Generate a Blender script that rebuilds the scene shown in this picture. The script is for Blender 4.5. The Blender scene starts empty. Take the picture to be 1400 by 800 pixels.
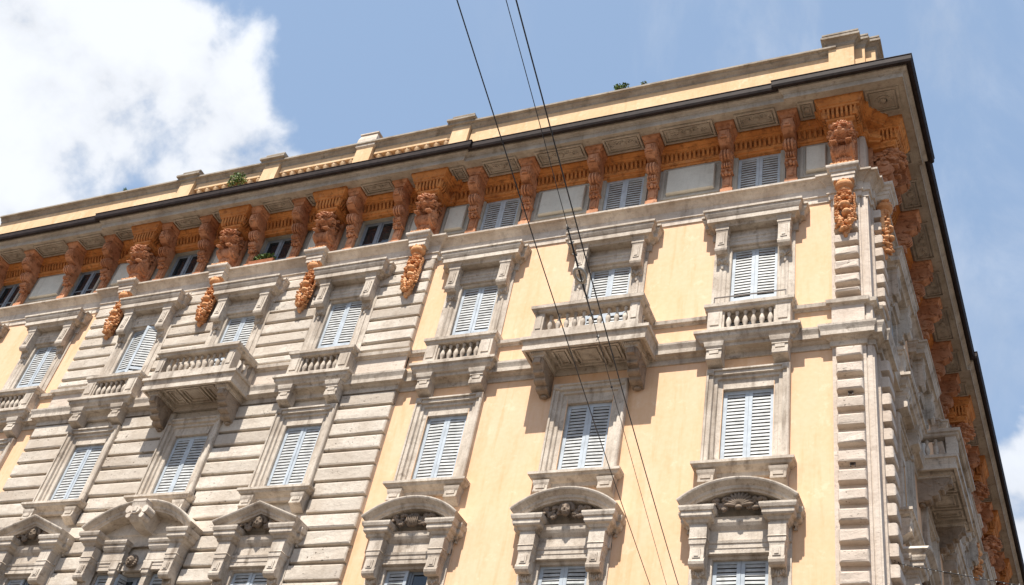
import bpy, bmesh, math, random
from mathutils import Vector, Matrix
random.seed(7)
C = bpy.context.scene.collection
SC = bpy.context.scene
PI = math.pi

# ------------------------------------------------------------------ camera
cam_d = bpy.data.cameras.new('camera'); cam = bpy.data.objects.new('camera', cam_d); C.objects.link(cam)
fw = Vector((-0.39066708, 0.65983842, 0.64186641)); rt = Vector((0.91226257, 0.37076792, 0.17409235)); up = Vector((0.12311066, -0.65356285, 0.74679272))
M = Matrix.Identity(4)
for i in range(3):
    M[i][0] = rt[i]; M[i][1] = up[i]; M[i][2] = -fw[i]
M[0][3], M[1][3], M[2][3] = 0, -18.387, 1.6
cam.matrix_world = M
cam_d.sensor_width = 36; cam_d.lens = 36*1521.65/1400; cam_d.clip_end = 2000; cam_d.clip_start = .1
SC.camera = cam

# ------------------------------------------------------------------ sun, sky, exposure
SC.view_settings.view_transform = 'Standard'; SC.view_settings.look = 'None'
SC.view_settings.exposure = 0.84; SC.view_settings.gamma = 1
sd_ = bpy.data.lights.new('sun', 'SUN'); sun = bpy.data.objects.new('sun', sd_); C.objects.link(sun)
sd_.energy = 5.0; sd_.angle = math.radians(.5); sd_.color = (1, .95, .87)
sun.rotation_euler = Vector((0.02, 1, -1.8)).to_track_quat('-Z', 'Y').to_euler()
sun.location = (0, -30, 60)

class N:
    def __init__(s, nt): s.nt = nt; s.n = nt.nodes; s.l = nt.links
    def new(s, t, **kw):
        x = s.n.new(t)
        for k, v in kw.items():
            if k.startswith('_'): setattr(x, k[1:], v)
            else:
                key = int(k[1:]) if (k[0] == 'i' and k[1:].isdigit()) else k
                s.inp(x, key, v)
        return x
    def inp(s, x, k, v):
        if isinstance(v, bpy.types.NodeSocket): s.l.new(v, x.inputs[k])
        elif isinstance(v, bpy.types.Node): s.l.new(v.outputs[0], x.inputs[k])
        else: x.inputs[k].default_value = v
    def noise(s, vec, scale, detail=4, rough=.55, dist=0):
        x = s.n.new('ShaderNodeTexNoise'); s.inp(x, 'Vector', vec); s.inp(x, 'Scale', scale); s.inp(x, 'Detail', detail); s.inp(x, 'Roughness', rough); s.inp(x, 'Distortion', dist)
        return x.outputs['Fac']
    def ramp(s, v, a, b, ca=0, cb=1):
        x = s.n.new('ShaderNodeMapRange'); x.interpolation_type = 'SMOOTHSTEP'
        s.inp(x, 'Value', v); s.inp(x, 'From Min', a); s.inp(x, 'From Max', b); s.inp(x, 'To Min', ca); s.inp(x, 'To Max', cb)
        return x.outputs[0]
    def mix(s, f, a, b, blend='MIX'):
        x = s.n.new('ShaderNodeMix'); x.data_type = 'RGBA'; x.blend_type = blend
        s.inp(x, 0, f); s.inp(x, 6, a if not isinstance(a, tuple) else (*a, 1)); s.inp(x, 7, b if not isinstance(b, tuple) else (*b, 1))
        return x.outputs[2]
    def math(s, op, a, b=0.0):
        x = s.n.new('ShaderNodeMath'); x.operation = op; s.inp(x, 0, a); s.inp(x, 1, b); return x.outputs[0]
    def scale(s, vec, sc):
        x = s.n.new('ShaderNodeVectorMath'); x.operation = 'MULTIPLY'; s.inp(x, 0, vec); x.inputs[1].default_value = sc; return x.outputs[0]

world = bpy.data.worlds.new('World'); SC.world = world; world.use_nodes = True
w = N(world.node_tree); w.n.clear()
sky = w.n.new('ShaderNodeTexSky'); sky.sky_type = 'NISHITA'; sky.sun_disc = False
sky.sun_elevation = math.atan(1.8); sky.sun_rotation = math.radians(181); sky.air_density = 1.0; sky.dust_density = 1.6; sky.ozone_density = 1.0; sky.altitude = 120
tc = w.n.new('ShaderNodeTexCoord'); dv = tc.outputs['Generated']
def wdot(v):
    x = w.n.new('ShaderNodeVectorMath'); x.operation = 'DOT_PRODUCT'; w.inp(x, 0, dv); x.inputs[1].default_value = v; return x.outputs['Value']
# cumulus bank towards the left of the view, thin cirrus towards the right
n1 = w.noise(dv, 4.6, 12, .5, 0); n2 = w.noise(dv, 13, 10, .55, .1); n3 = w.noise(w.scale(dv, (2.2, 1, 1)), 2.4, 9, .62, .8)
side_l = w.ramp(wdot((-0.7236, 0.1539, -0.6728)), -.10, .035, -.28, .075)
side_l = w.math('SUBTRACT', side_l, w.ramp(wdot((-0.7236, 0.1539, -0.6728)), .24, .6, 0, .34))
bank = w.math('ADD', w.math('ADD', n1, side_l), w.math('MULTIPLY', w.math('SUBTRACT', n2, .5), .62))
bank = w.ramp(bank, .46, .62)
side_r = w.ramp(wdot((0.04, 0.66, 0.75)), .86, .99, 0, 1)
veil = w.math('MULTIPLY', w.ramp(n3, .44, .72, 0.0, .4), side_r)
rsum = w.math('ADD', w.math('ADD', w.math('MULTIPLY', n1, .55), w.math('MULTIPLY', n2, .45)), w.ramp(wdot((0.06, 0.875, 0.48)), .975, .9995, -.16, .13))
right_c = w.ramp(rsum, .545, .64)
cov = w.math('MAXIMUM', bank, w.math('MAXIMUM', veil, w.math('MULTIPLY', right_c, .9)))
base = w.mix(1.0, sky.outputs[0], (1.0, 1.0, 1.0), 'MULTIPLY')
hazed = w.mix(.45, base, (3.75, 5.25, 7.5))
shade = w.ramp(w.math('ADD', w.math('MULTIPLY', n2, .5), w.math('MULTIPLY', n1, .5)), .38, .6, .78, 1.06)
cl = w.n.new('ShaderNodeVectorMath'); cl.operation = 'SCALE'; cl.inputs[0].default_value = (6.2, 6.45, 6.9); w.inp(cl, 'Scale', shade)
skc = w.mix(cov, hazed, cl.outputs[0])
bg = w.new('ShaderNodeBackground', Color=skc, Strength=.082)
wo = w.n.new('ShaderNodeOutputWorld'); w.l.new(bg.outputs[0], wo.inputs[0])

# ------------------------------------------------------------------ materials
def mat(name, fn, rough=.85, spec=.25):
    m = bpy.data.materials.new(name); m.use_nodes = True; k = N(m.node_tree)
    p = k.n['Principled BSDF']; p.inputs['Roughness'].default_value = rough; p.inputs['Specular IOR Level'].default_value = spec
    g = k.n.new('ShaderNodeNewGeometry'); oi = k.n.new('ShaderNodeObjectInfo')
    fn(k, p, g.outputs['Position'], oi.outputs['Random'], g)
    return m
def bump(k, p, h, st, dist=.02):
    b = k.n.new('ShaderNodeBump'); k.inp(b, 'Height', h); k.inp(b, 'Strength', st); k.inp(b, 'Distance', dist); k.l.new(b.outputs[0], p.inputs['Normal'])
def col(k, p, c): k.inp(p, 'Base Color', c)
def plaster(base, alt, stain):
    def f(k, p, P, R, g):
        a = k.noise(P, .55, 5, .6); b = k.noise(k.scale(P, (1.6, 1.6, .35)), 1.3, 6, .6); c = k.noise(P, 9, 4)
        x = k.mix(k.ramp(a, .35, .65), base, alt)
        x = k.mix(k.ramp(b, .5, .75, 0, .6), x, stain)
        x = k.mix(k.ramp(k.noise(k.scale(P, (3.5, 3.5, .3)), 1.6, 6, .65), .5, .7, 0, .5), x, stain)
        x = k.mix(k.ramp(k.noise(k.scale(P, (9, 9, .4)), 1.0, 4, .6), .56, .72, 0, .16), x, stain)
        x = k.mix(k.ramp(k.noise(P, 2.6, 7, .7), .56, .66, 0, .28), x, (.76, .62, .45))
        x = k.mix(k.ramp(c, .3, .7, 0, .12), x, (.8, .68, .5))
        col(k, p, x); bump(k, p, k.noise(P, 45, 5), .25, .006)
    return f
yellow = mat('yellow_plaster', plaster((.69, .453, .295), (.67, .425, .255), (.57, .325, .155)), .9, .15)
ochre = mat('parapet_plaster', plaster((0.619, 0.430, 0.258), (0.568, 0.370, 0.206), (0.430, 0.275, 0.138)), .9, .15)
def stone(light, mid, dark, pit=0, blk=0, streak=.5, fine=1.0, dirt=.35):
    def f(k, p, P, R, g):
        a = k.noise(P, 1.3, 6, .62); s = k.noise(k.scale(P, (5, 5, .55)), 1.0, 6, .62); c = k.noise(P, 14, 5, .6)
        v = k.noise(k.scale(P, (1.2, 1.2, 14)), 1.1, 5, .6, .4)
        x = k.mix(k.ramp(a, .36, .66), light, mid)
        x = k.mix(k.ramp(s, .48, .78, 0, streak), x, dark)
        x = k.mix(k.ramp(v, .5, .7, 0, .28), x, mid)
        x = k.mix(k.ramp(c, .45, .75, 0, .25*fine), x, dark)
        x = k.mix(k.ramp(k.noise(P, 3.2, 9, .7), .56, .7, 0, dirt), x, dark)
        x = k.mix(k.ramp(k.noise(P, 60, 3, .6), .52, .7, 0, .3), x, dark)
        if blk:
            x = k.mix(k.ramp(R, 0, 1, 0, blk), x, mid); 
            r2 = k.math('FRACT', k.math('MULTIPLY', R, 17.3)); x = k.mix(k.ramp(r2, .7, 1, 0, blk*.8), x, dark)
        h = k.noise(P, 38, 6, .65)
        if pit:
            h = k.math('ADD', h, k.math('MULTIPLY', k.noise(k.scale(P, (1, 1, 1.5)), 7, 6, .6), 2.2))
            vo = k.n.new('ShaderNodeTexVoronoi'); wv = k.n.new('ShaderNodeTexNoise'); k.inp(wv, 'Vector', P); wv.inputs['Scale'].default_value = 9; wv.inputs['Detail'].default_value = 5
            av = k.n.new('ShaderNodeVectorMath'); av.operation = 'ADD'; k.inp(av, 0, k.scale(P, (1, 1, 1.5))); k.inp(av, 1, k.scale(wv.outputs['Color'], (.16, .16, .16))); k.inp(vo, 'Vector', av.outputs[0]); vo.inputs['Scale'].default_value = 11; vo.inputs['Randomness'].default_value = 1
            msk = k.ramp(k.noise(P, 2.3, 3), .40, .55)
            r3 = k.ramp(k.math('FRACT', k.math('MULTIPLY', R, 7.7)), .2, .9, .25, 1)
            big = k.ramp(k.noise(P, 5.5, 4, .7), .42, .68)
            pits = k.math('MULTIPLY', k.math('MULTIPLY', k.ramp(k.math('SUBTRACT', vo.outputs['Distance'], k.math('MULTIPLY', big, .26)), .02, .12, 1, 0), msk), r3)
            x = k.mix(k.math('MULTIPLY', pits, pit), x, (.13, .10, .075))
            h = k.math('SUBTRACT', h, k.math('MULTIPLY', pits, 1.6))
        col(k, p, x); bump(k, p, h, .55, .012)
    return f
trav = mat('travertine_blocks', stone((.60, .54, .465), (.475, .41, .34), (0.232, 0.174, 0.129), pit=.95, blk=.4, streak=.25), .9, .12)
quoinm = mat('pale_quoin_stone', stone((0.588, 0.512, 0.437), (0.504, 0.420, 0.349), (0.252, 0.189, 0.143), pit=.75, blk=.3, streak=.3), .9, .12)
trim = mat('carved_trim_stone', stone((.585, .515, .435), (.41, .345, .28), (0.123, 0.089, 0.064), streak=.75, dirt=.65), .85, .18)
soot_shade = mat('soot_shade_trim_stone', stone((0.357, 0.285, 0.221), (0.246, 0.187, 0.140), (0.085, 0.060, 0.043), streak=.7, dirt=.7), .85, .15)  # darker trim for consoles: soot plus under-balcony shade mixed into the colour
trimd = mat('soot_shade_carving_stone', stone((.26, .20, .155), (.17, .13, .095), (.08, .058, .04), streak=.6), .85, .15)  # carvings: grime and the shade of their recess both put into this dark tone
eaves = mat('grey_eaves_stone', stone((.47, .41, .34), (.34, .29, .235), (.15, .115, .085), streak=.5, dirt=.6), .9, .12)
cornice_m = mat('cornice_stone', stone((0.622, 0.550, 0.470), (0.462, 0.386, 0.315), (0.185, 0.134, 0.101), streak=.5, dirt=.5), .85, .15)
grey = mat('grey_attic_stone', stone((.43, .40, .345), (.34, .31, .26), (.2, .17, .135), streak=.5, fine=.6, dirt=.4), .9, .12)
field = mat('pale_panel_stone', stone((.60, .575, .505), (.52, .495, .43), (.30, .27, .22), streak=.35, fine=.5, dirt=.25), .9, .12)
capst = mat('weathered_cap_stone', stone((0.357, 0.315, 0.264), (0.255, 0.212, 0.170), (0.102, 0.081, 0.060), streak=.5, dirt=.7), .95, .1)
def terra(a, b, c):
    def f(k, p, P, R, g):
        n = k.noise(P, 1.7, 6, .6); s = k.noise(P, 7, 6, .65); t = k.noise(k.scale(P, (4, 4, .8)), 1.6, 5)
        x = k.mix(k.ramp(n, .35, .65), a, b); x = k.mix(k.ramp(s, .47, .68, 0, .7), x, c); x = k.mix(k.ramp(R, 0, 1, 0, .3), x, c); x = k.mix(k.ramp(t, .6, .8, 0, .35), x, (.5, .33, .22))
        col(k, p, x); bump(k, p, k.noise(P, 30, 5, .6), .4, .01)
    return f
orange = mat('orange_terracotta', terra((.66, .28, .09), (.50, .19, .055), (.22, .08, .03)), .85, .15)
terrac = mat('carved_terracotta', terra((.62, .31, .175), (.45, .195, .095), (.17, .065, .03)), .8, .2)
garm = mat('tan_terracotta', terra((.72, .40, .20), (.58, .27, .115), (.3, .11, .045)), .8, .2)
def simple(c, rough=.6, spec=.3, var=.12, bs=0, metal=0):
    def f(k, p, P, R, g):
        n = k.noise(P, 6, 5); d = tuple(max(0, q*(1-2.2*var)) for q in c)
        x = k.mix(k.ramp(n, .35, .7), c, d); x = k.mix(k.ramp(R, 0, 1, 0, .3), x, d)
        col(k, p, x); p.inputs['Metallic'].default_value = metal
        if bs: bump(k, p, k.noise(P, 60, 3), bs, .004)
    return mat('m', f, rough, spec)
shut = simple((.44, .485, .53), .55, .3, .1); shut.name = 'shutter_paint'
slatm = simple((.465, .47, .465), .6, .25, .14); slatm.name = 'slat_paint'
winp = simple((.24, .275, .32), .5, .3, .1); winp.name = 'window_paint'
gutm = simple((.035, .024, .022), .7, .15, .2, 0, .0); gutm.name = 'gutter_metal'
iron = simple((.10, .075, .06), .6, .4, .2); iron.name = 'rusty_iron'
cable_m = simple((.03, .03, .032), .5, .3, .1); cable_m.name = 'cable_black'
porc = simple((.45, .43, .39), .35, .5, .15); porc.name = 'insulator_porcelain'
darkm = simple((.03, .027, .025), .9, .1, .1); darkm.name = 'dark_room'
curt = simple((.45, .52, .58), .9, .1, .1); curt.name = 'curtain_cloth'
leafm = simple((.11, .20, .04), .6, .3, .35); leafm.name = 'leaf_green'
leafy = simple((.22, .24, .05), .6, .3, .3); leafy.name = 'leaf_yellow_green'
potm = simple((.35, .13, .06), .8, .2, .2); potm.name = 'pot_clay'
asph = simple((.085, .07, .055), .95, .1, .15, .4); asph.name = 'asphalt'
pave = simple((.20, .17, .14), .9, .15, .12, .3); pave.name = 'paving_stone'
earth = simple((.135, .10, .07), .95, .1, .15, .4); earth.name = 'worn_street_surface'
markm = simple((.7, .7, .67), .8, .2, .1); markm.name = 'road_paint'
roofm = simple((.30, .16, .10), .9, .1, .2, .4); roofm.name = 'roof_tiles'
def fglass(k, p, P, R, g):
    col(k, p, (.015, .02, .025, 1)); p.inputs['IOR'].default_value = 1.5
glass = mat('window_glass', fglass, .04, .8)

# ------------------------------------------------------------------ mesh builder: local (x, out, z) -> (x, -out, z)
class B:
    def __init__(s): s.v = []; s.f = []
    def add(s, vs, fs):
        n = len(s.v); s.v += [(x, -o, z) for x, o, z in vs]; s.f += [tuple(n+i for i in f) for f in fs]; return s
    def rings(s, rs, cap0=True, cap1=True, closed=True):
        n = len(rs[0]); vs = [p for r in rs for p in r]; fs = []
        for i in range(len(rs)-1):
            for j in range(n if closed else n-1):
                a = i*n+j; b = i*n+(j+1) % n; fs.append((a, b, b+n, a+n))
        if cap0: fs.append(tuple(range(n-1, -1, -1)))
        if cap1: fs.append(tuple(range((len(rs)-1)*n, len(rs)*n)))
        return s.add(vs, fs)
    def box(s, x0, x1, o0, o1, z0, z1):
        return s.rings([[(x0, o0, z), (x1, o0, z), (x1, o1, z), (x0, o1, z)] for z in (z0, z1)])
    def mold(s, x0, x1, o, prof, back=0):     # mitred moulding round a block: prof of (offset, z)
        return s.rings([[(x0-d, back, z), (x1+d, back, z), (x1+d, o+d, z), (x0-d, o+d, z)] for d, z in prof])
    def free(s, x0, x1, o0, o1, prof):         # moulding round all four sides
        return s.rings([[(x0-d, o0-d, z), (x1+d, o0-d, z), (x1+d, o1+d, z), (x0-d, o1+d, z)] for d, z in prof])
    def extr(s, prof, x0, x1, taper=0):
        return s.rings([[(x0, o, z) for o, z in prof], [(x1, o, z) for o, z in prof]])
    def lathe(s, cx, co, prof, n=10):
        return s.rings([[(cx+r*math.cos(2*PI*i/n), co+r*math.sin(2*PI*i/n), z) for i in range(n)] for r, z in prof])
    def xcyl(s, x0, x1, o, z, r, n=12, rin=None):
        return s.rings([[(x, o+r*math.cos(2*PI*i/n), z+r*math.sin(2*PI*i/n)) for i in range(n)] for x in (x0, x1)])
    def ell(s, c, r, n=10, m=6, tilt=0, yaw=0):
        ct, st = math.cos(tilt), math.sin(tilt); vs = []; rings = []
        for i in range(1, m):
            t = PI*i/m; ring = []
            for j in range(n):
                a = 2*PI*j/n; x = r[0]*math.sin(t)*math.cos(a); o = r[1]*math.sin(t)*math.sin(a); z = r[2]*math.cos(t)
                x, z = x*ct-z*st, x*st+z*ct
                if yaw: x, o = x*math.cos(yaw)-o*math.sin(yaw), x*math.sin(yaw)+o*math.cos(yaw)
                ring.append((c[0]+x, c[1]+o, c[2]+z))
            rings.append(ring)
        return s.rings(rings)
    def frame(s, hw, z0, z1, prof, bottom=False):   # three (four) sided mitred frame: prof of (inset, out)
        rs = []
        for i, o in prof:
            zz = z0+i if bottom else z0
            rs.append([(-(hw-i), o, zz), (-(hw-i), o, z1-i), (hw-i, o, z1-i), (hw-i, o, zz)])
        return s.rings(rs, False, False, closed=bottom)
    def fsweep(s, path, prof, caps=True):           # path in x-z, prof of (normal offset, out)
        rs = []; n = len(path)
        nr = []
        for i in range(n):
            a = path[max(0, i-1)]; b = path[i]; c = path[min(n-1, i+1)]
            d1 = Vector((b[0]-a[0], b[1]-a[1])); d2 = Vector((c[0]-b[0], c[1]-b[1]))
            if i == 0: d1 = d2
            if i == n-1: d2 = d1
            d1.normalize(); d2.normalize(); m = (d1+d2).normalized(); k = 1/max(.3, m.dot(d1)); nr.append((-m.y*k, m.x*k))
        for (px, pz), (nx, nz) in zip(path, nr):
            rs.append([(px+nx*d, o, pz+nz*d) for d, o in prof])
        return s.rings(rs, caps, caps)
    def mesh(s, name, m, smooth=False, bevel=0):
        me = bpy.data.meshes.new(name); me.from_pydata(s.v, [], s.f)
        bm = bmesh.new(); bm.from_mesh(me); bmesh.ops.recalc_face_normals(bm, faces=bm.faces)
        if bevel: bmesh.ops.bevel(bm, geom=list(bm.edges), offset=bevel, segments=1, affect='EDGES')
        bm.to_mesh(me); bm.free()
        for mm in (m if isinstance(m, (list, tuple)) else [m]): me.materials.append(mm)
        if smooth: me.polygons.foreach_set('use_smooth', [True]*len(me.polygons))
        return me

# ------------------------------------------------------------------ facade frames
XC = -2.26; ANG = math.radians(90-2.1464)
class Frame:
    def __init__(s, ox, oy, a): s.o = Vector((ox, oy)); s.a = a; s.r = Vector((math.cos(a), math.sin(a))); s.n = Vector((math.sin(a), -math.cos(a)))
    def P(s, x, out): q = s.o+s.r*x+s.n*out; return (q.x, q.y)
FM = Frame(0, 0, 0); FS = Frame(XC, 0, ANG)
root = bpy.data.objects.new('apartment_building', None); C.objects.link(root); root.location = (XC, 0, 0)
root['label'] = 'ornate yellow and travertine corner apartment building with orange lion brackets under its eaves'
root['category'] = 'building'
def put(name, me, fr, x, out=0, z=0, label=None, kind=None, rz=0):
    o = bpy.data.objects.new(name, me); C.objects.link(o); o.parent = root
    px, py = fr.P(x, out); o.location = (px-XC, py, z); o.rotation_euler = (0, 0, fr.a+rz)
    if label: o['label'] = label
    if kind: o['kind'] = kind
    return o
def sub(name, me, par, x=0, out=0, z=0, rz=0, kind=None, label=None):
    o = bpy.data.objects.new(name, me); C.objects.link(o); o.parent = par; o.location = (x, -out, z); o.rotation_euler = (0, 0, rz)
    if kind: o['kind'] = kind
    if label: o['label'] = label
    return o
cache = {}
def cm(key, fn):
    if key not in cache: cache[key] = fn()
    return cache[key]

# sweep a profile (offset, z) along a plan path of world points, outward = right of travel
def wsweep(path, prof, m, name, kind=None, caps=True, smooth=False):
    n = len(path); rs = []
    for i in range(n):
        a = Vector(path[max(0, i-1)]); b = Vector(path[i]); c = Vector(path[min(n-1, i+1)])
        d1 = (b-a) if i else (c-b); d2 = (c-b) if i < n-1 else (b-a)
        d1.normalize(); d2.normalize(); n1_ = Vector((d1.y, -d1.x)); n2_ = Vector((d2.y, -d2.x))
        mm = (n1_+n2_); mm.normalize(); k = 1/max(.35, mm.dot(n1_))
        rs.append([(b.x+mm.x*k*d-XC, -(b.y+mm.y*k*d), z) for d, z in prof])
    b_ = B().rings(rs, caps, caps); me = b_.mesh(name, m, smooth)
    o = bpy.data.objects.new(name, me); C.objects.link(o); o.parent = root
    if kind: o['kind'] = kind
    return o
def corner(o): # intersection of the two facade planes at outward offset o
    # main: y=-o ; side: (p-(XC,0)).n = o
    n = FS.n; y = -o; x = XC+(o-n.y*(y))/n.x; return (x, y)

# windows
MW = dict(P=-30.06, A=-26.57, B=-22.62, C=-19.18, D=-15.74, E=-11.83, F=-8.31, G=-4.80)
RIS0, RIS1, RO = -25.01, -13.35, .12
SW = [2.78, 6.33, 9.88]; SRIS0, SRIS1 = 11.45, 23.1; SR = [13.84, 17.28, 20.72]
LM = [-23.98, -20.55, -17.15, -13.85]; LS = [12.2, 15.56, 19.0, 22.4]
XL, SE = -33.2, 28.0

# ------------------------------------------------------------------ walls with openings
def wall_mesh(x0, x1, z0, z1, holes, m, name):
    xs = sorted({x0, x1, *[h[0] for h in holes], *[h[1] for h in holes]}); zs = sorted({z0, z1, *[h[2] for h in holes], *[h[3] for h in holes]})
    b = B(); T = .32
    for i in range(len(xs)-1):
        for j in range(len(zs)-1):
            cx = (xs[i]+xs[i+1])/2; cz = (zs[j]+zs[j+1])/2
            if xs[i] < x0 or xs[i+1] > x1 or zs[j] < z0 or zs[j+1] > z1: continue
            if any(h[0] < cx < h[1] and h[2] < cz < h[3] for h in holes): continue
            for o in (0, -T):
                b.add([(xs[i], o, zs[j]), (xs[i+1], o, zs[j]), (xs[i+1], o, zs[j+1]), (xs[i], o, zs[j+1])], [(0, 1, 2, 3)])
    for h in holes:
        b.rings([[(h[0], o, h[2]), (h[1], o, h[2]), (h[1], o, h[3]), (h[0], o, h[3])] for o in (0, -T)], False, False)
    b.rings([[(x0, o, z0), (x1, o, z0), (x1, o, z1), (x0, o, z1)] for o in (0, -T)], False, False)
    return b.mesh(name, m)
Z_A0 = 21.6
def holes(cxs, ox):
    hs = []
    for c in cxs:
        c = c-ox
        for z0, z1 in ((9.7, 11.93), (13.95, 15.84), (17.27, 19.95)): hs.append((c-.53, c+.53, z0, z1))
    return hs
def wallpart(fr, x0, x1, out, cxs, m, label, big=None):
    hs = holes(cxs, 0)
    if big is not None:
        hs = [h for h in hs if not (abs((h[0]+h[1])/2-big) < .01 and h[2] < 10)] + [(big-1.12, big+1.12, 9.7, 11.93)]
    put('wall', wall_mesh(x0, x1, 0, Z_A0, hs, m, 'wall'), fr, 0, out, label=label)
yl = 'yellow plaster wall face'; 
wallpart(FM, XL, RIS0, 0, [MW['P'], MW['A']], yellow, yl)
wallpart(FM, RIS1, -2.415, 0, [MW['E'], MW['F'], MW['G']], yellow, yl)
wallpart(FM, RIS0, RIS1, .05, [MW['B'], MW['C'], MW['D']], trav, 'travertine wall behind the rusticated blocks', MW['C'])
wallpart(FS, .40, SRIS0, 0, SW, yellow, yl)
wallpart(FS, SRIS0, SRIS1, .05, SR, trav, 'travertine wall behind the rusticated blocks', SR[1])
wallpart(FS, SRIS1, SE, 0, [24.9], yellow, yl)
# corner shaft: the re-entrant stone strip between the two pilasters
cs = B(); p0 = FM.P(-2.37, 0); 
shaft = [(-2.42-XC, .0), (corner(0)[0]-XC, .0), (FS.P(.32, 0)[0]-XC, -FS.P(.32, 0)[1]), (-2.42-XC, -FS.P(.32, 0)[1])]
cs.rings([[(x, o, z) for x, o in shaft] for z in (0, 23.7)])
cs.rings([[(x, o, z) for x, o in ((-2.385-XC, .02), (-2.295-XC, .02), (-2.295-XC, -.1), (-2.385-XC, -.1))] for z in (0, 23.7)])
o = bpy.data.objects.new('corner_strip', cs.mesh('corner_strip', quoinm)); C.objects.link(o); o.parent = root
# attic walls
def attic_holes(cxs): return [(c-.53, c+.53, 21.82, 23.12) for c in cxs]
put('attic_wall', wall_mesh(XL, -2.415, Z_A0, 23.8, attic_holes(MW.values()), grey, 'attic_wall'), FM, 0, -.01)
put('attic_wall', wall_mesh(.40, SE, Z_A0, 23.8, attic_holes(SW+SR+[24.9]), grey, 'attic_wall'), FS, 0, -.01)
# roof slab, far walls
pts = [FM.P(XL, -.1), FM.P(XC-.05, -.1), FS.P(SE, -.1), (XL, FS.P(SE, 0)[1])]
rb = B(); rb.rings([[(x-XC, -y, z) for x, y in pts] for z in (23.78, 24.4)]); rr = bpy.data.objects.new('roof', rb.mesh('roof', roofm)); C.objects.link(rr); rr.parent = root
yb = FS.P(SE, 0)[1]
bw = B(); bw.box(XL-XC, FS.P(SE, 0)[0]-XC, -yb, -yb+.3, 0, 23.9); bw.box(XL-XC-.3, XL-XC, -yb, 0, 0, 23.9); 
o = bpy.data.objects.new('wall', bw.mesh('wall', yellow)); C.objects.link(o); o.parent = root; o['label'] = 'plain back walls closing the block'
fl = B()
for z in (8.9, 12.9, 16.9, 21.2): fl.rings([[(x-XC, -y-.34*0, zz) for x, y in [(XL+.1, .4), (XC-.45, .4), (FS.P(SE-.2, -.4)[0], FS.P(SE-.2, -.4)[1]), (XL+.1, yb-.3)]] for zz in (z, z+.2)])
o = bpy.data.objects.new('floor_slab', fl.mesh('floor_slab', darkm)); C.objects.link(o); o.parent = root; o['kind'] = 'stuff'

# ------------------------------------------------------------------ string courses (plan paths)
def mp(lst): return [FM.P(x, o) for x, o in lst]
def sp(lst): return [FS.P(x, o) for x, o in lst]
def bumps(base, cs_, hw, d):
    r = []
    for c in cs_: r += [(c-hw, base), (c-hw, base+d), (c+hw, base+d), (c+hw, base)]
    return r
PX0, PX1 = -3.08, -2.41
def notch(): return [corner(0.0)]
def course(pil=.07, bump_=None, base=0, ris=RO):
    m = [(XL, base), (RIS0, base), (RIS0, base+ris)]
    if bump_: m += bumps(base+ris, LM, bump_[0], bump_[1])
    m += [(RIS1, base+ris), (RIS1, base)]
    if pil: m += [(PX0, base), (PX0, base+pil)]
    if bump_: m += bumps(base+pil, [-2.725], bump_[0], bump_[1])
    if pil: m += [(PX1, base+pil), (PX1, base)]
    s_ = []
    if pil: s_ += [(.30, base), (.30, base+pil)]
    if bump_: s_ += bumps(base+pil, [.66], bump_[0], bump_[1])
    if pil: s_ += [(.98, base+pil), (.98, base)]
    s_ += [(SRIS0, base), (SRIS0, base+ris)]
    if bump_: s_ += bumps(base+ris, LS, bump_[0], bump_[1])
    s_ += [(SRIS1, base+ris), (SRIS1, base), (SE, base)]
    return mp(m)+notch()+sp(s_)
wsweep(course(), [(-.05, 16.63), (.035, 16.63), (.04, 16.75), (.09, 16.77), (.12, 16.80), (.20, 16.81), (.205, 16.91), (.22, 16.95), (.25, 17.02), (.255, 17.07), (-.05, 17.2)], trim, 'string_course')
wsweep(course(), [(-.05, 17.70), (.03, 17.71), (.045, 17.74), (.10, 17.76), (.115, 17.85), (-.05, 17.92)], trim, 'string_course')
# main cornice below the attic, breaking forward under each lion
wsweep(course(pil=.05), [(-.05, 21.0), (.03, 21.0), (.035, 21.16), (.075, 21.17), (.08, 21.42), (.10, 21.435), (.11, 21.45), (.15, 21.50), (.21, 21.55), (.23, 21.575), (.29, 21.58), (.295, 21.63), (-.05, 21.82)], cornice_m, 'cornice')
def lion_pedestal(fr, x, out):
    me = cm('lped', lambda: B().mold(-.25, .25, .36, [(-.02, 21.26), (0, 21.28), (0, 21.39), (.02, 21.4), (.02, 21.5), (.045, 21.51), (.06, 21.58), (.11, 21.62), (.12, 21.65), (.12, 21.7), (0, 21.74)]).mesh('lion_pedestal', cornice_m))
    put('lion_pedestal', me, fr, x, out)
# orange attic entablature
wsweep(course(pil=.05, bump_=(.36, .22), base=0), [(-.08, 23.1), (.04, 23.1), (.045, 23.16), (.08, 23.17), (.09, 23.26), (.06, 23.27), (.06, 23.5), (.17, 23.52), (.175, 23.57), (.20, 23.58), (.21, 23.63), (.28, 23.7), (.29, 23.77), (-.08, 23.77)], orange, 'frieze')
# eaves: soffit slab, corona, cyma ; dark gutter on top
def eave(base):
    return mp([(XL, base), (-25.6, base), (-25.6, base+.08), (-12.8, base+.08), (-12.8, base), (-3.9, base), (-3.9, base+.08)])+[corner(base+.08)]+sp([(1.75, base+.08), (1.75, base), (10.45, base), (10.45, base+.08), (24.1, base+.08), (24.1, base), (SE, base)])
wsweep(eave(.92), [(-1.1, 23.75), (.06, 23.75), (.065, 23.73), (.085, 23.73), (.09, 23.88), (.11, 23.89), (.13, 23.92), (.19, 23.96), (.20, 24.02), (-1.1, 24.04)], eaves, 'eaves')
wsweep(eave(.92), [(d, z-.27) for d, z in [(.17, 24.295), (.19, 24.29), (.25, 24.24), (.31, 24.25), (.335, 24.31), (.34, 24.45), (.355, 24.455), (.355, 24.47), (.32, 24.47), (.31, 24.33), (.2, 24.33), (.17, 24.33)]], gutm, 'gutter', smooth=False)

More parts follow.
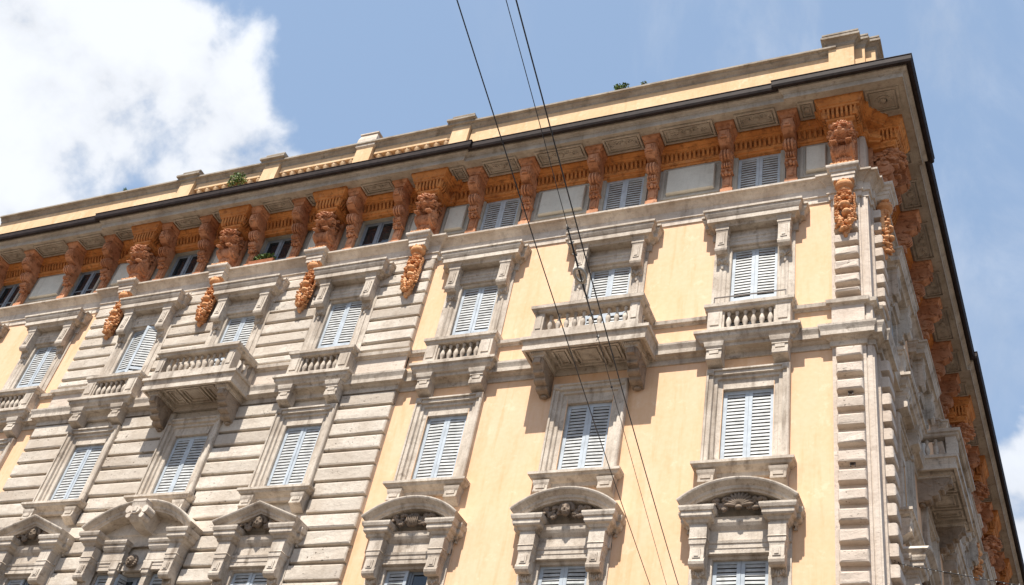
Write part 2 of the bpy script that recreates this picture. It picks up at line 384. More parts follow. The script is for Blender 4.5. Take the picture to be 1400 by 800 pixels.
# ------------------------------------------------------------------ parapet
PB = -.22
pier_m = [-24.45, -20.98, -17.42, -14.02]; pier_s = [12.2, 15.56, 19.0, 22.4]
def par_seg(fr, x0, x1, balu):
    if balu:
        b = B(); b.mold(x0, x1, .16, [(0, 24.4), (0, 25.45), (.03, 25.47), (.03, 25.6)], 0); b.mold(x0, x1, .16, [(.0, 26.52), (.0, 26.8)], 0); b.box(x0, x1, -.3, .0, 24.4, 25.58); b.box(x0, x1, -.3, .0, 26.5, 26.8); b.box(x0, x1, -.34, -.28, 25.4, 26.8)
        o = put('parapet', b.mesh('parapet', ochre), fr, 0, PB-.16, label='balustraded stretch of the parapet')
        n = max(1, int((x1-x0)/.31)); st = (x1-x0)/n
        me = cm('parbal', lambda: B().lathe(0, 0, [(.10, 25.6), (.10, 25.66), (.06, 25.72), (.125, 25.95), (.13, 26.05), (.075, 26.3), (.075, 26.38), (.12, 26.44), (.12, 26.55)], 8).mesh('baluster', ochre, True))
        for i in range(n): sub('baluster', me, o, x0+st*(i+.5), .03)
    else:
        b = B(); b.box(x0, x1, 0, .16, 24.4, 26.8); put('parapet', b.mesh('parapet', ochre), fr, 0, PB-.16)
capp = [(-.2, 26.76), (.0, 26.76), (.02, 26.77), (.02, 26.82), (.03, 26.83), (.1, 26.89), (.11, 26.93), (.19, 26.94), (.19, 27.0), (.16, 27.01), (.15, 27.06), (-.2, 27.12)]
wsweep(mp([(XL, PB), (-2.9, PB)]), capp, capst, 'parapet_cap'); wsweep(sp([(.9, PB), (SE, PB)]), capp, capst, 'parapet_cap')
mseg = [XL]+pier_m+[-2.77]
for i in range(len(mseg)-1):
    a = mseg[i]+(.34 if i else 0); b_ = mseg[i+1]-.34; par_seg(FM, a, b_, 1 <= i <= 3)
sseg = [.6]+pier_s+[SE]
for i in range(len(sseg)-1):
    a = sseg[i]+.34; b_ = sseg[i+1]-(.34 if i < 4 else 0); par_seg(FS, a, b_, 1 <= i <= 3)
def pier(style):
    b = B(); b.box(-.30, .30, -.2, .10, 24.4, 26.95)
    me = b.mesh('parapet_pier', ochre)
    c = B()
    if style == 0:
        c.free(-.30, .30, -.2, .10, [(0, 26.86), (.02, 26.9), (.03, 26.94), (.09, 26.98), (.10, 27.03), (.18, 27.05), (.18, 27.13), (.15, 27.15), (.0, 27.17), (.0, 27.28), (.07, 27.3), (.07, 27.35), (-.05, 27.4)])
    else:
        c.free(-.30, .30, -.2, .10, [(0, 26.8), (.05, 26.84), (.05, 27.2), (.0, 27.42), (.04, 27.43), (.04, 27.48), (-.1, 27.5)])
    return me, c.mesh('pier_cap', capst if style == 0 else cornice_m)
for fr, lst in ((FM, pier_m), (FS, pier_s)):
    for i, x in enumerate(lst):
        st = 1 if (fr is FM and i == 2) else 0
        pm, pc = cm('pier%d' % st, lambda: pier(st)); o = put('parapet_pier', pm, fr, x, PB)
        sub('pier_cap', pc, o)
# corner pier, stepped in plan
def corner_pier():
    o = bpy.data.objects.new('parapet_pier', None); cap = [(0, 27.0), (.03, 27.04), (.04, 27.12), (.10, 27.17), (.12, 27.20), (.18, 27.21), (.18, 27.29), (.14, 27.31), (.12, 27.37), (.15, 27.38), (.15, 27.44), (.0, 27.52)]
    q = B(); c = B()
    for k, (x0, x1, o0, o1) in enumerate(((-3.1, -2.45, -.5, PB+.12), (-2.47, -2.2, -.62, PB-.06), (-2.25, -1.95, -1.0, -.42))):
        x0 -= XC; x1 -= XC; q.box(x0, x1, o0, o1, 24.4, 27.15); c.free(x0, x1, o0, o1, [(d*(1, .8, .9)[k], z-.012*k) for d, z in cap])
    o = bpy.data.objects.new('parapet_pier', q.mesh('parapet_pier', ochre)); C.objects.link(o); o.parent = root; o['label'] = 'stepped corner pier of the roof parapet'
    sub('pier_cap', c.mesh('pier_cap', capst), o)
corner_pier()

# ------------------------------------------------------------------ rusticated blocks
def block(x0, x1, z0, z1, out, par, fr, m, dep=.1, ch=.035, gr=.028):
    z0 += gr; z1 -= gr; w_ = (x1-x0)/2; h = (z1-z0)
    q = lambda: random.uniform(-.011, .011)
    b = B(); b.rings([[(-w_, 0, 0), (w_, 0, 0), (w_, 0, h), (-w_, 0, h)], [(-w_, dep-ch*.9+q(), 0), (w_, dep-ch*.9+q(), 0), (w_, dep-ch*.9+q(), h), (-w_, dep-ch*.9+q(), h)],
      [(-w_+ch*.35, dep-ch*.25, ch*.3), (w_-ch*.35, dep-ch*.25, ch*.3), (w_-ch*.35, dep-ch*.25, h-ch*.3), (-w_+ch*.35, dep-ch*.25, h-ch*.3)],
      [(-w_+ch+q(), dep+q(), ch+q()), (w_-ch+q(), dep+q(), ch+q()), (w_-ch+q(), dep+q(), h-ch+q()), (-w_+ch+q(), dep+q(), h-ch+q())]], False, True)
    me = b.mesh('stone_block', m, False)
    return put('stone_block', me, fr, (x0+x1)/2, out, z0)
def rows(zt, zb, step):
    r = []; z = zt
    while z > zb+.05: r.append((max(zb, z-step), z)); z -= step
    return r
def rust(fr, e0, e1, cxs, lions, bigc, zbot=9.3):
    for z0, z1 in rows(16.62, zbot, .4205):
        segs = [(e0, e1)]
        for c in cxs:
            cut = []
            if z1 > 13.95 and z0 < 16.3: cut.append((c-.865, c+.865))
            if z1 > 13.62 and z0 < 13.9: cut.append((c-.95, c+.95))
            hw = 1.45 if c == bigc else .95
            if z0 < 12.35: cut.append((c-hw, c+hw))
            elif z0 < 12.6: cut.append((c-hw*.8, c+hw*.8))
            for a, b_ in cut:
                ns = []
                for s0, s1 in segs:
                    if b_ <= s0 or a >= s1: ns.append((s0, s1)); continue
                    if a-s0 > .1: ns.append((s0, a))
                    if s1-b_ > .1: ns.append((b_, s1))
                segs = ns
        for s0, s1 in segs: block(s0, s1, z0, z1, .05, root, fr, trav, .118, .04, .034)
    for z0, z1 in rows(21.0, 17.92, .401):
        segs = [(e0, e1)]
        for c in cxs:
            a, b_ = (c-.925, c+.925)
            if z0 > 20.7: a, b_ = (c-.95, c+.95)
            ns = []
            for s0, s1 in segs:
                if b_ <= s0 or a >= s1: ns.append((s0, s1)); continue
                if a-s0 > .1: ns.append((s0, a))
                if s1-b_ > .1: ns.append((b_, s1))
            segs = ns
        if z0 > 19.7:   # the garlands hang in a sunk strip
            for l in lions:
                ns = []
                for s0, s1 in segs:
                    if s0 < l < s1: ns += [(s0, l-.2), (l+.2, s1)]
                    else: ns.append((s0, s1))
                segs = ns
        for s0, s1 in segs: block(s0, s1, z0, z1, .05, root, fr, trav, .118, .04, .034)
rust(FM, RIS0, RIS1, [MW['B'], MW['C'], MW['D']], LM, MW['C'], 10.3)
rust(FS, SRIS0, SRIS1, SR, LS, SR[1], 12.2)
# plinth strip of the rusticated part between the strings
def plinth(fr, e0, e1):
    b = B(); b.box(e0, e1, 0, RO-.01, 17.2, 17.8); put('dado_band', b.mesh('dado_band', quoinm), fr, 0, 0)
plinth(FM, RIS0, RIS1); plinth(FS, SRIS0, SRIS1)
# corner pilasters
def pilaster(fr, x0, x1):
    b = B(); b.box(x0, x1, 0, .045, 0, 16.7); b.box(x0+.02, x1-.02, 0, .05, 17.9, 21.05); b.box(x0-.0, x1, 0, .09, 17.2, 17.78)
    b.box(x0+.003, x1-.003, -.35, .003, 0, 23.7)
    put('pilaster', b.mesh('pilaster', quoinm), fr, 0, 0)
    for z0, z1 in rows(16.6, 8.6, .4205): block(x0+.09, x1-.06, z0, z1, .045, root, fr, quoinm, .17, .045, .082)
    for z0, z1 in rows(21.0, 17.92, .401): block(x0+.09, x1-.06, z0, z1, .05, root, fr, quoinm, .17, .045, .082)
pilaster(FM, PX0, PX1); pilaster(FS, .30, .98)
# ------------------------------------------------------------------ shutters and casements
LW = .525
def leaf(h, side, slats_joined):
    b = B(); x0, x1 = (0, LW) if side < 0 else (-LW, 0); st = .075
    b.box(x0, x0+st, -.02, .02, 0, h); b.box(x1-st, x1, -.02, .02, 0, h); b.box(x0+st, x1-st, -.018, .018, 0, .09); b.box(x0+st, x1-st, -.018, .018, h-.09, h)
    ns_ = round((h-.18)/.084); zs_ = [.09+(h-.18)/ns_*(i+.5) for i in range(ns_)]
    if h > 2.3: b.box(x0+st, x1-st, -.018, .018, h*.42-.045, h*.42+.045); zs_ = [z for z in zs_ if abs(z-h*.42) > .08]
    return b.mesh('shutter', shut), zs_, (x0+st, x1-st)
def slat_b(b, x0, x1, z, r=0):
    t = .006; 
    b.rings([[(x, -.007, z+.029), (x, -.001, z+.032), (x, .013, z-.031), (x, .007, z-.034)] for x in (x0, x1)])
def shutters(fr, cx, out, z0, z1, individually=False, openL=0, openR=0, skip=()):
    h = z1-z0-.02
    for side in (-1, 1):
        if side in skip: continue
        me, zs_, (a, b_) = cm(('leaf', round(h, 3), side), lambda: leaf(h, side, True))
        rj = random.uniform(0, .035); o = put('shutter', me, fr, cx+side*.527, out-.1, z0+.01, rz=(-openL-rj if side < 0 else openR+rj))
        if individually:
            sm = cm(('slat', side), lambda: (lambda q: (slat_b(q, a, b_, 0), q)[1])(B()).mesh('slat', slatm))
            for z in zs_: sub('slat', sm, o, 0, 0, z)
        else:
            def mk():
                q = B()
                for z in zs_: slat_b(q, a, b_, z)
                return q.mesh('slats', slatm)
            sub('slats', cm(('slats', round(h, 3), side), mk), o, kind='stuff')
def casement(fr, cx, out, z0, z1, curtain=False, hw=.53):
    def mk():
        b = B(); h = z1-z0; 
        b.frame(hw, 0, h, [(0, -.03), (0, .02), (.05, .02), (.05, -.03)], True)
        b.box(-.045, .045, -.03, .035, .05, h-.05)
        for s in (-1, 1):
            x0, x1 = (-hw+.05, -.045) if s < 0 else (.045, hw-.05)
            b.box(x0, x0+.045, -.02, .01, .05, h-.05); b.box(x1-.045, x1, -.02, .01, .05, h-.05)
            b.box(x0+.045, x1-.045, -.02, .01, h-.1, h-.05); b.box(x0+.045, x1-.045, -.02, .008, .05, .12); b.box(x0+.045, x1-.045, -.015, .005, h*.33, h*.33+.03)
        return b.mesh('casement', winp)
    o = put('casement', cm(('cas', round(z1-z0, 3), hw), mk), fr, cx, out-.16, z0)
    def mg(s):
        b = B(); x0, x1 = (-hw+.09, -.06) if s < 0 else (.06, hw-.09); b.box(x0, x1, -.012, -.006, .1, z1-z0-.09); return b.mesh('pane', glass)
    for s in (-1, 1): sub('pane', cm(('pane', round(z1-z0, 3), s, hw), lambda: mg(s)), o)
    if curtain:
        b = B(); n = 24
        b.rings([[(-hw+.06+i*(2*hw-.12)/n, -.08+.02*math.sin(i*1.9), z) for i in range(n+1)]+[(hw-.06-i*(2*hw-.12)/n, -.095+.02*math.sin((n-i)*1.9), z) for i in range(n+1)] for z in (.05, z1-z0-.06)])
        sub('curtain', b.mesh('curtain', curt), o)

# ------------------------------------------------------------------ hood bracket (windows of the upper two rows)
def hood_bracket(h, dep):   # hangs down from z=0, centred on x
    b = B(); w_ = .135
    b.mold(-w_-.01, w_+.01, dep-.01, [(.015, 0), (.015, -.05), (0, -.07), (-.01, -.12)][::-1])
    pr = [(0, -.1), (dep-.02, -.1), (dep-.01, -h*.45), (dep, -h*.62), (dep-.01, -h*.72), (dep*.75, -h*.78), (dep*.55, -h*.74), (dep*.42, -h*.8), (dep*.3, -h*.95), (0, -h)]
    b.extr(pr, -w_, w_)
    b.xcyl(-w_-.012, w_+.012, dep*.72, -h*.66, dep*.3, 12)
    b.xcyl(-w_-.010, w_+.010, dep*.5, -h*.22, dep*.26, 12)
    b.box(-.075, .075, dep-.03, dep+.012, -h*.55, -.16); b.box(-.04, .04, dep, dep+.025, -h*.5, -.2)
    for i in range(5): b.ell((-.08+.04*i, dep*.35, -h*.86-.03*(2-abs(i-2))), (.03, .05, .07), 6, 4)
    b.ell((0, dep*.2, -h*1.06), (.05, .05, .09), 6, 4)
    return b.mesh('bracket', trim)
PR_HOOD = [(-.12, 20.42), (-.1, 20.47), (-.06, 20.5), (.0, 20.51), (.0, 20.64), (.02, 20.66), (.055, 20.73), (.06, 20.79), (.09, 20.8), (.09, 20.86), (-.02, 20.92)]
def hood(fr, cx, out):
    def mk():
        b = B(); b.mold(-1.07, 1.07, .39, PR_HOOD); b.mold(-1.16, 1.16, .19, [(d, z+.003) for d, z in PR_HOOD]); b.mold(-1.1, 1.1, .05, [(0, 20.8), (0, 21.1)])
        b.box(-1.0, 1.0, 0, .06, 20.2, 20.5)              # frieze
        b.mold(-.62, .62, .08, [(0, 19.96), (0, 20.06), (.012, 20.07), (.012, 20.15), (.03, 20.17), (.035, 20.21)])
        [b.mold(s*.72-.15, s*.72+.15, .3, [(0, 20.34), (0, 20.41), (.02, 20.44), (.035, 20.5)]) for s in (-1, 1)]
        return b.mesh('window_hood', trim)
    o = put('window_hood', cm('hood', mk), fr, cx, out)
    me = cm('hb1', lambda: hood_bracket(.98, .30))
    for s in (-1, 1): sub('bracket', me, o, s*.72, .0, 20.36)
def surround(fr, cx, out, kind):
    def mk():
        b = B()
        if kind == 2: hw, zt, zb = .88, 16.31, 13.95
        elif kind == 3: hw, zt, zb = .93, 20.3, 17.27
        else: hw, zt, zb = .95, 12.3, 9.7
        if kind == 2:
            b.frame(hw, zb, zt, [(0, 0), (0, .12), (.02, .15), (.06, .15), (.065, .11), (.15, .11), (.165, .05), (.235, .055), (.25, .01), (.34, .0), (.352, -.03), (.352, -.22)])
            for s in (-1, 1): b.box(s*.79-.07, s*.79+.07, .1, .158, 16.15, 16.29); b.box(s*.79-.045, s*.79+.045, .12, .17, 16.175, 16.265)
        else:
            b.frame(hw, zb, zt, [(0, 0), (0, .04), (.14, .045), (.15, .07), (.2, .075), (.23, .05), (.3, .045), (.32, .02), (.385, .015), (hw-.526, .0), (hw-.526, -.2)])
        # the top of the stone jambs steps down to the clear opening
        d = hw-(.528); top = {2: 15.84, 3: 19.95, 1: 11.93}[kind]
        b.box(-.526, .526, -.2, .012 if kind == 2 else -.002, top-.006, zt-d+.004)
        return b.mesh('window_surround', trim)
    return put('window_surround', cm(('sur', kind), mk), fr, cx, out)
def sill(fr, cx, out):
    def mk():
        b = B(); b.mold(-.93, .93, .22, [(-.14, 13.62), (-.12, 13.70), (-.07, 13.72), (-.03, 13.75), (.03, 13.78), (.06, 13.83), (.09, 13.84), (.09, 13.90), (.0, 13.95)])
        for s in (-1, 1): b.mold(s*.71-.16, s*.71+.16, .22, [(-.015, 13.58), (0, 13.6), (.02, 13.66), (.03, 13.72)])
        return b.mesh('window_sill', trim)
    o = put('window_sill', cm('sill', mk), fr, cx, out)
    def mb():
        b = B(); b.extr([(0, 0), (.22, 0), (.23, -.12), (.25, -.14), (.25, -.18), (.2, -.2), (.12, -.25), (.06, -.28), (0, -.3)], -.155, .155); b.box(-.1, .1, .22, .25, -.1, -.02); return b.mesh('bracket', trim)
    for s in (-1, 1): sub('bracket', cm('sb', mb), o, s*.71, 0, 13.62)

# ------------------------------------------------------------------ balconies
def baluster_me(h):
    pr = [(.05, 0), (.05, .04), (.032, .05), (.03, .08), (.055, .16), (.063, .21), (.055, .26), (.03, .35), (.024, .38), (.036, .4), (.04, .42), (.048, .44), (.048, .48)]
    return B().lathe(0, 0, [(r, z*h/.48) for r, z in pr], 10).mesh('baluster', trim, True)
def small_balcony(fr, cx, out, bar=False):
    def mk():
        b = B()
        b.mold(-1.03, 1.03, .35, [(-.09, 16.8), (-.08, 16.87), (-.02, 16.89), (.0, 16.93), (.05, 16.98), (.065, 17.06), (.11, 17.07), (.11, 17.14), (.02, 17.18)])
        for s in (-1, 1): b.mold(s*.7-.17, s*.7+.17, .33, [(0, 16.68), (.0, 16.72), (.03, 16.76), (.045, 16.83), (.05, 16.87)])
        b.box(-.9, .9, .08, .30, 17.17, 17.30)
        for s in (-1, 1):
            b.box(s*.74-.16, s*.74+.16, .1, .29, 17.30, 17.82); b.box(s*.85-.05, s*.85+.05, 0, .1, 17.30, 17.82); b.box(s*.74-.1, s*.74+.1, .285, .31, 17.39, 17.75)
            b.box(s*.56-.02, s*.56+.02, .11, .25, 17.30, 17.82)
        RP = [(0, 17.80), (.02, 17.82), (.03, 17.87), (.065, 17.89), (.07, 17.97), (.03, 18.0)]
        b.free(-.92, .92, .15, .29, RP)
        for s in (-1, 1): b.free(s*.88-.05, s*.88+.05, -.05, .14, [(d, z-.002) for d, z in RP])
        return b.mesh('balcony', trim)
    o = put('balcony', cm('balS', mk), fr, cx, out)
    me = cm('balu', lambda: baluster_me(.5))
    for i in range(6): sub('baluster', me, o, -.455+.182*i, .19, 17.29)
    def mb():
        b = B(); b.extr([(0, 0), (.29, 0), (.305, -.02), (.305, -.13), (.325, -.15), (.325, -.25), (.31, -.27), (.24, -.28), (.16, -.31), (.08, -.33), (0, -.34)], -.165, .165)
        b.box(-.1, .1, .29, .33, -.12, -.04); return b.mesh('bracket', trim)
    for s in (-1, 1): sub('bracket', cm('bb', mb), o, s*.7, 0, 16.7)
    if bar:
        b = B(); b.box(-.8, .8, .25, .27, 18.2, 18.225); b.box(-.8, -.78, .25, .27, 17.98, 18.2); b.box(.78, .8, .25, .27, 17.98, 18.2); sub('guard_bar', b.mesh('guard_bar', iron), o)
def console(h=.92, dep=.62):
    b = B(); w_ = .125
    b.extr([(0, 0), (dep, 0), (dep-.02, -.06), (dep-.05, -.2), (dep-.08, -.3), (dep-.14, -.4), (dep-.13, -.44), (dep-.2, -.47), (dep-.26, -.55), (dep-.24, -.62), (dep-.3, -.66), (dep-.36, -.72), (dep-.38, -.8), (dep-.46, -.83), (.08, -.9), (0, -h)], -w_, w_)
    b.xcyl(-w_-.015, w_+.015, dep-.15, -.16, .12, 14); b.xcyl(-w_-.015, w_+.015, dep-.33, -.62, .1, 12); b.xcyl(-w_-.012, w_+.012, .16, -.78, .09, 12)
    b.box(-.075, .075, dep-.06, dep+.012, -.26, -.06)
    for i, z in enumerate((-.46, -.66, -.84)): b.xcyl(-w_*.9, w_*.9, dep-.17-.16*i, z, .045, 8)
    for i in range(6):
        for s in (-1, 1): b.ell((s*(w_+.006), .1+.07*i, -.12-.09*(i % 3)), (.012, .05, .045), 6, 4)
    b.ell((0, .06, -h-.02), (.09, .06, .06), 8, 5)
    b.v = [(x, y*1.2, z*.70) for x, y, z in b.v]
    return b.mesh('console', soot_shade)
def big_balcony(fr, cx, out, bar=False):
    def mk():
        b = B(); S = .82
        b.mold(-1.42, 1.42, .7, [(-.03, 16.97), (0, 17.0), (.02, 17.03), (.045, 17.1), (.06, 17.17), (.1, 17.18), (.1, 17.26), (.0, 17.28)])
        # coffers hanging from the underside (raised frames)
        def rim(x0, x1, o0, o1, t, z): 
            b.box(x0, x1, o0, o0+t, z, 17.02); b.box(x0, x1, o1-t, o1, z, 17.02); b.box(x0, x0+t, o0+t, o1-t, z, 17.02); b.box(x1-t, x1, o0+t, o1-t, z, 17.02)
        rim(-1.45, 1.45, .02, .76, .06, 16.90)
        for x0, x1 in ((-.8, -.42), (-.34, .34), (.42, .8)): rim(x0, x1, .1, .66, .04, 16.905); rim(x0+.09, x1-.09, .19, .57, .03, 16.93)
        for s in (-1, 1):
            b.mold(s*1.1-.15, s*1.1+.15, .63, [(0, 16.8), (0, 16.84), (.04, 16.88), (.045, 16.94), (.06, 16.975)])
            for i in range(7): b.box(s*1.1-.16+.046*i, s*1.1-.14+.046*i, .66, .69, 16.85, 16.92)
            for i in range(14):
                for e in (-1, 1): b.box(s*1.1+e*.19-.012, s*1.1+e*.19+.012, .03+.046*i, .055+.046*i, 16.85, 16.92)
        # base course, rail and pedestals
        T = .2
        for (x0, x1, o0, o1) in ((-1.27, 1.27, .6, .8), (-1.27, -1.07, 0, .6), (1.07, 1.27, 0, .6)): b.box(x0, x1, o0, o1, 17.26, 17.38)
        for s in (-1, 1):
            b.box(s*1.14-.11, s*1.14+.11, .59, .79, 17.38, 17.86); b.box(s*1.14-.065, s*1.14+.065, .78, .805, 17.44, 17.8)
            b.box(s*1.17-.09, s*1.17+.09, 0, .13, 17.38, 17.86)
            b.free(s*1.17-.1, s*1.17+.1, 0, .6, [(0, 17.86), (.03, 17.885), (.04, 17.93), (.07, 17.95), (.07, 18.02), (.03, 18.04)])
        b.free(-1.27, 1.27, .59, .8, [(0, 17.86), (.03, 17.885), (.04, 17.93), (.08, 17.95), (.085, 18.03), (.03, 18.05)])
        b.v = [(x, y*1.2, z-.15 if z < 17.3 else z-.10 if z > 17.8 else z-.13) for x, y, z in b.v]
        return b.mesh('balcony', trim)
    o = put('balcony', cm('balB', mk), fr, cx, out)
    me = cm('balu', lambda: baluster_me(.5))
    for i in range(10): sub('baluster', me, o, -.9+.2*i, .84, 17.24)
    for s in (-1, 1):
        for q in (.28, .48): sub('baluster', me, o, s*1.17, q, 17.24)
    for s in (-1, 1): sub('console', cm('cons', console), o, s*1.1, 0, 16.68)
    if bar:
        b = B(); b.box(-1.2, 1.2, .84, .86, 18.1, 18.125); b.box(-1.2, -1.18, .84, .86, 17.93, 18.1); b.box(1.18, 1.2, .84, .86, 17.93, 18.1); sub('guard_bar', b.mesh('guard_bar', iron), o)

# ------------------------------------------------------------------ pedimented windows of the lowest visible row
RAKE = [(0, 0), (0, .36), (.03, .375), (.05, .41), (.10, .43), (.115, .46), (.15, .51), (.165, .535), (.195, .55), (.22, .55), (.23, 0)]
CAPPR = [(-.15, 12.41), (-.13, 12.46), (-.1, 12.48), (-.07, 12.53), (-.02, 12.55), (0, 12.58), (0, 12.66), (.03, 12.68), (.05, 12.74), (.05, 12.78)]
def acanthus(b, x0, x1, z0, z1, o, n, seed, sz=.05):
    r = random.Random(seed)
    for i in range(n):
        x = r.uniform(x0, x1); z = r.uniform(z0, z1); q = r.uniform(.6, 1.3)*sz
        b.ell((x, o+r.uniform(0, .04), z), (q, q*.8, q*.7), 6, 4, r.uniform(-1, 1))
def tymp(kind):
    b = B()
    if kind == 'shell':
        for i in range(11):
            a = PI*(i/10)*.92+.04*PI; b.ell((.13*math.cos(a), .32+.02*math.sin(a), 12.86+.12*math.sin(a)), (.034, .06, .13), 8, 6, a-PI/2)
        b.ell((0, .34, 12.83), (.06, .06, .04), 8, 5)
    elif kind == 'head':
        b.ell((0, .36, 12.93), (.085, .1, .125), 12, 8); b.ell((0, .46, 12.92), (.018, .03, .03), 6, 4); b.ell((0, .44, 12.865), (.03, .02, .012), 6, 4)
        for s in (-1, 1): b.ell((s*.033, .44, 12.96), (.02, .02, .012), 6, 4); b.ell((s*.035, .44, 12.98), (.03, .02, .01), 6, 4, s*.2); b.ell((s*.05, .41, 12.9), (.03, .03, .03), 6, 4)
        for i in range(14):
            a = PI*i/13; b.ell((.12*math.cos(a), .33, 12.94+.12*math.sin(a)), (.045, .05, .045), 6, 4)
    elif kind == 'shield':
        b.ell((0, .3, 12.9), (.15, .07, .14), 14, 6)
        for i in range(7): b.ell((-.11+.036*i, .36, 12.9), (.012, .025, .12-.012*abs(i-3)), 6, 5)
    acanthus(b, -.42, -.14, 12.82, 13.0, .26, 24, 3, .055); acanthus(b, .14, .42, 12.82, 13.0, .26, 24, 4, .055); acanthus(b, -.68, -.38, 12.8, 12.88, .34, 20, 5, .045); acanthus(b, .38, .68, 12.8, 12.88, .34, 20, 6, .045)
    b.v = [(x*1.2, y*.9, 12.86+(z-12.88)*1.25) for x, y, z in b.v]
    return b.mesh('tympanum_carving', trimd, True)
def pediment(fr, cx, out, kind, carving='shell'):
    W = 1.12 if kind != 'arch' else 1.6
    def mk():
        b = B()
        if kind == 'seg':
            w_, h = 1.02, .39; R = (w_*w_+h*h)/(2*h); zc = 12.72+h-R; a0 = math.asin(w_/R)
            path = [(R*math.sin(-a0+2*a0*i/20), zc+R*math.cos(-a0+2*a0*i/20)) for i in range(21)]
            b.fsweep(path, RAKE)
            b.rings([[(x, o, z) for x, z in path+[(1.0, 12.6), (-1.0, 12.6)]] for o in (0, .03)]); [b.mold(min(q*.9, q*1.14), max(q*.9, q*1.14), .2, [(d, z+.003) for d, z in CAPPR]) for q in (-1, 1)]
        elif kind == 'tri':
            path = [(-1.08, 12.69), (0, 13.12), (1.08, 12.69)]; [b.mold(min(q*.9, q*1.14), max(q*.9, q*1.14), .2, [(d, z+.003) for d, z in CAPPR]) for q in (-1, 1)]
            b.fsweep(path, RAKE); b.rings([[(x, o, z) for x, z in path+[(1.0, 12.6), (-1.0, 12.6)]] for o in (0, .03)])
        if kind != 'arch':
            for s in (-1, 1): b.mold(s*.77-.3, s*.77+.3, .45, CAPPR)
            b.mold(-.6, .6, .16, [(-.06, 12.42), (-.04, 12.44), (0, 12.49), (.03, 12.55), (.04, 12.62), (.06, 12.65), (-.1, 12.67)])
            b.box(-.95, .95, 0, .1, 12.15, 12.56)
            b.mold(-.66, .66, .11, [(0, 11.94), (0, 12.03), (.012, 12.04), (.012, 12.12), (.03, 12.14), (.04, 12.19)])
            for s in (-1, 1): b.mold(s*.74-.165, s*.74+.165, .34, [(0, 12.06), (0, 12.13), (.015, 12.14), (0, 12.16), (0, 12.42)])
        return b.mesh('pediment', trim)
    o = put('pediment', cm(('ped', kind), mk), fr, cx, out)
    sub('tympanum_carving', cm(('tymp', carving), lambda: tymp(carving)), o)
    me = cm('hb2', lambda: hood_bracket(.62, .34))
    for s in (-1, 1): sub('bracket', me, o, s*.74, .0, 12.08)
def arch_window(fr, cx, out, detail=True):
    b = B(); w_, h = 1.52, .62; R = (w_*w_+h*h)/(2*h); zc = 12.75+h-R; a0 = math.asin(w_/R)
    path = [(R*math.sin(-a0+2*a0*i/28), zc+R*math.cos(-a0+2*a0*i/28)) for i in range(29)]
    b.fsweep(path, RAKE); b.rings([[(x, o, z) for x, z in path+[(1.5, 12.6), (-1.5, 12.6)]] for o in (0, .03)])
    for s in (-1, 1):
        b.mold(s*1.33-.27, s*1.33+.27, .50, CAPPR)
        x0, x1 = sorted((s*.36, s*1.05)); b.mold(x0, x1, .22, [(-.06, 12.4), (-.03, 12.44), (0, 12.5), (.0, 12.56), (.03, 12.58), (.05, 12.63), (.05, 12.67)])
        b.box(x0, x1, 0, .14, 12.18, 12.42); b.mold(s*1.28-.165, s*1.28+.165, .36, [(0, 12.1), (0, 12.17), (.015, 12.18), (0, 12.2), (0, 12.45)])
        b.mold(x0, x1, .11, [(0, 11.94), (0, 12.03), (.012, 12.04), (.012, 12.1), (.03, 12.12), (.03, 12.17)])
        b.box(s*.5-.07, s*.5+.07, -.2, .1, 9.7, 12.0); b.mold(s*.5-.07, s*.5+.07, .12, [(0, 11.8), (.03, 11.84), (.03, 11.92), (.05, 11.94), (.05, 12.12)])
    b.mold(-.3, .3, .08, [(0, 11.94), (0, 12.1)])
    o = put('pediment', b.mesh('pediment', trim), fr, cx, out, label='wide arched pediment with a scrolled keystone')
    k = B(); k.rings([[(-q, 0, z), (q, 0, z), (q, ot, z), (-q, ot, z)] for q, ot, z in ((.16, .3, 12.9), (.18, .55, 12.97), (.2, .66, 13.07), (.22, .66, 13.27), (.2, .7, 13.42))])
    for s in (-1, 1): k.rings([[(s*.25+.085*math.cos(2*PI*i/14), oo, 13.24+.1*math.sin(2*PI*i/14)) for i in range(14)] for oo in (.4, .69)]); k.rings([[(s*.2+.07*math.cos(2*PI*i/12), oo, 13.08+.07*math.sin(2*PI*i/12)) for i in range(12)] for oo in (.4, .68)])
    k.mold(-.15, .15, .66, [(0, 13.38), (.05, 13.44), (.05, 13.5), (.02, 13.52)]); k.ell((.0, .48, 13.54), (.15, .14, .07), 12, 6)
    k.rings([[(.14*math.cos(2*PI*i/16), oo, 13.2+.1*math.sin(2*PI*i/16)) for i in range(16)] for oo in (.6, .73)]); k.box(-.06, .06, .72, .75, 13.15, 13.25)
    sub('keystone', k.mesh('keystone', cornice_m, False), o)
    mk_ = B(); 
    for i in range(16):
        a = 2*PI*i/16; mk_.ell((.13*math.cos(a), .16, 12.14+.13*math.sin(a)), (.05, .05, .045), 6, 4)
    mk_.ell((0, .2, 12.14), (.1, .09, .12), 10, 6); mk_.ell((0, .29, 12.13), (.025, .03, .035), 6, 4)
    for s in (-1, 1): mk_.ell((s*.04, .27, 12.17), (.022, .02, .015), 6, 4); mk_.ell((s*.045, .26, 12.1), (.03, .03, .03), 6, 4)
    mk_.ell((0, .26, 12.05), (.04, .03, .03), 6, 4)
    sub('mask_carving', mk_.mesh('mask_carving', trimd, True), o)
    me = cm('hb2', lambda: hood_bracket(.62, .34))
    for s in (-1, 1): sub('bracket', me, o, s*1.28, .02, 12.12)

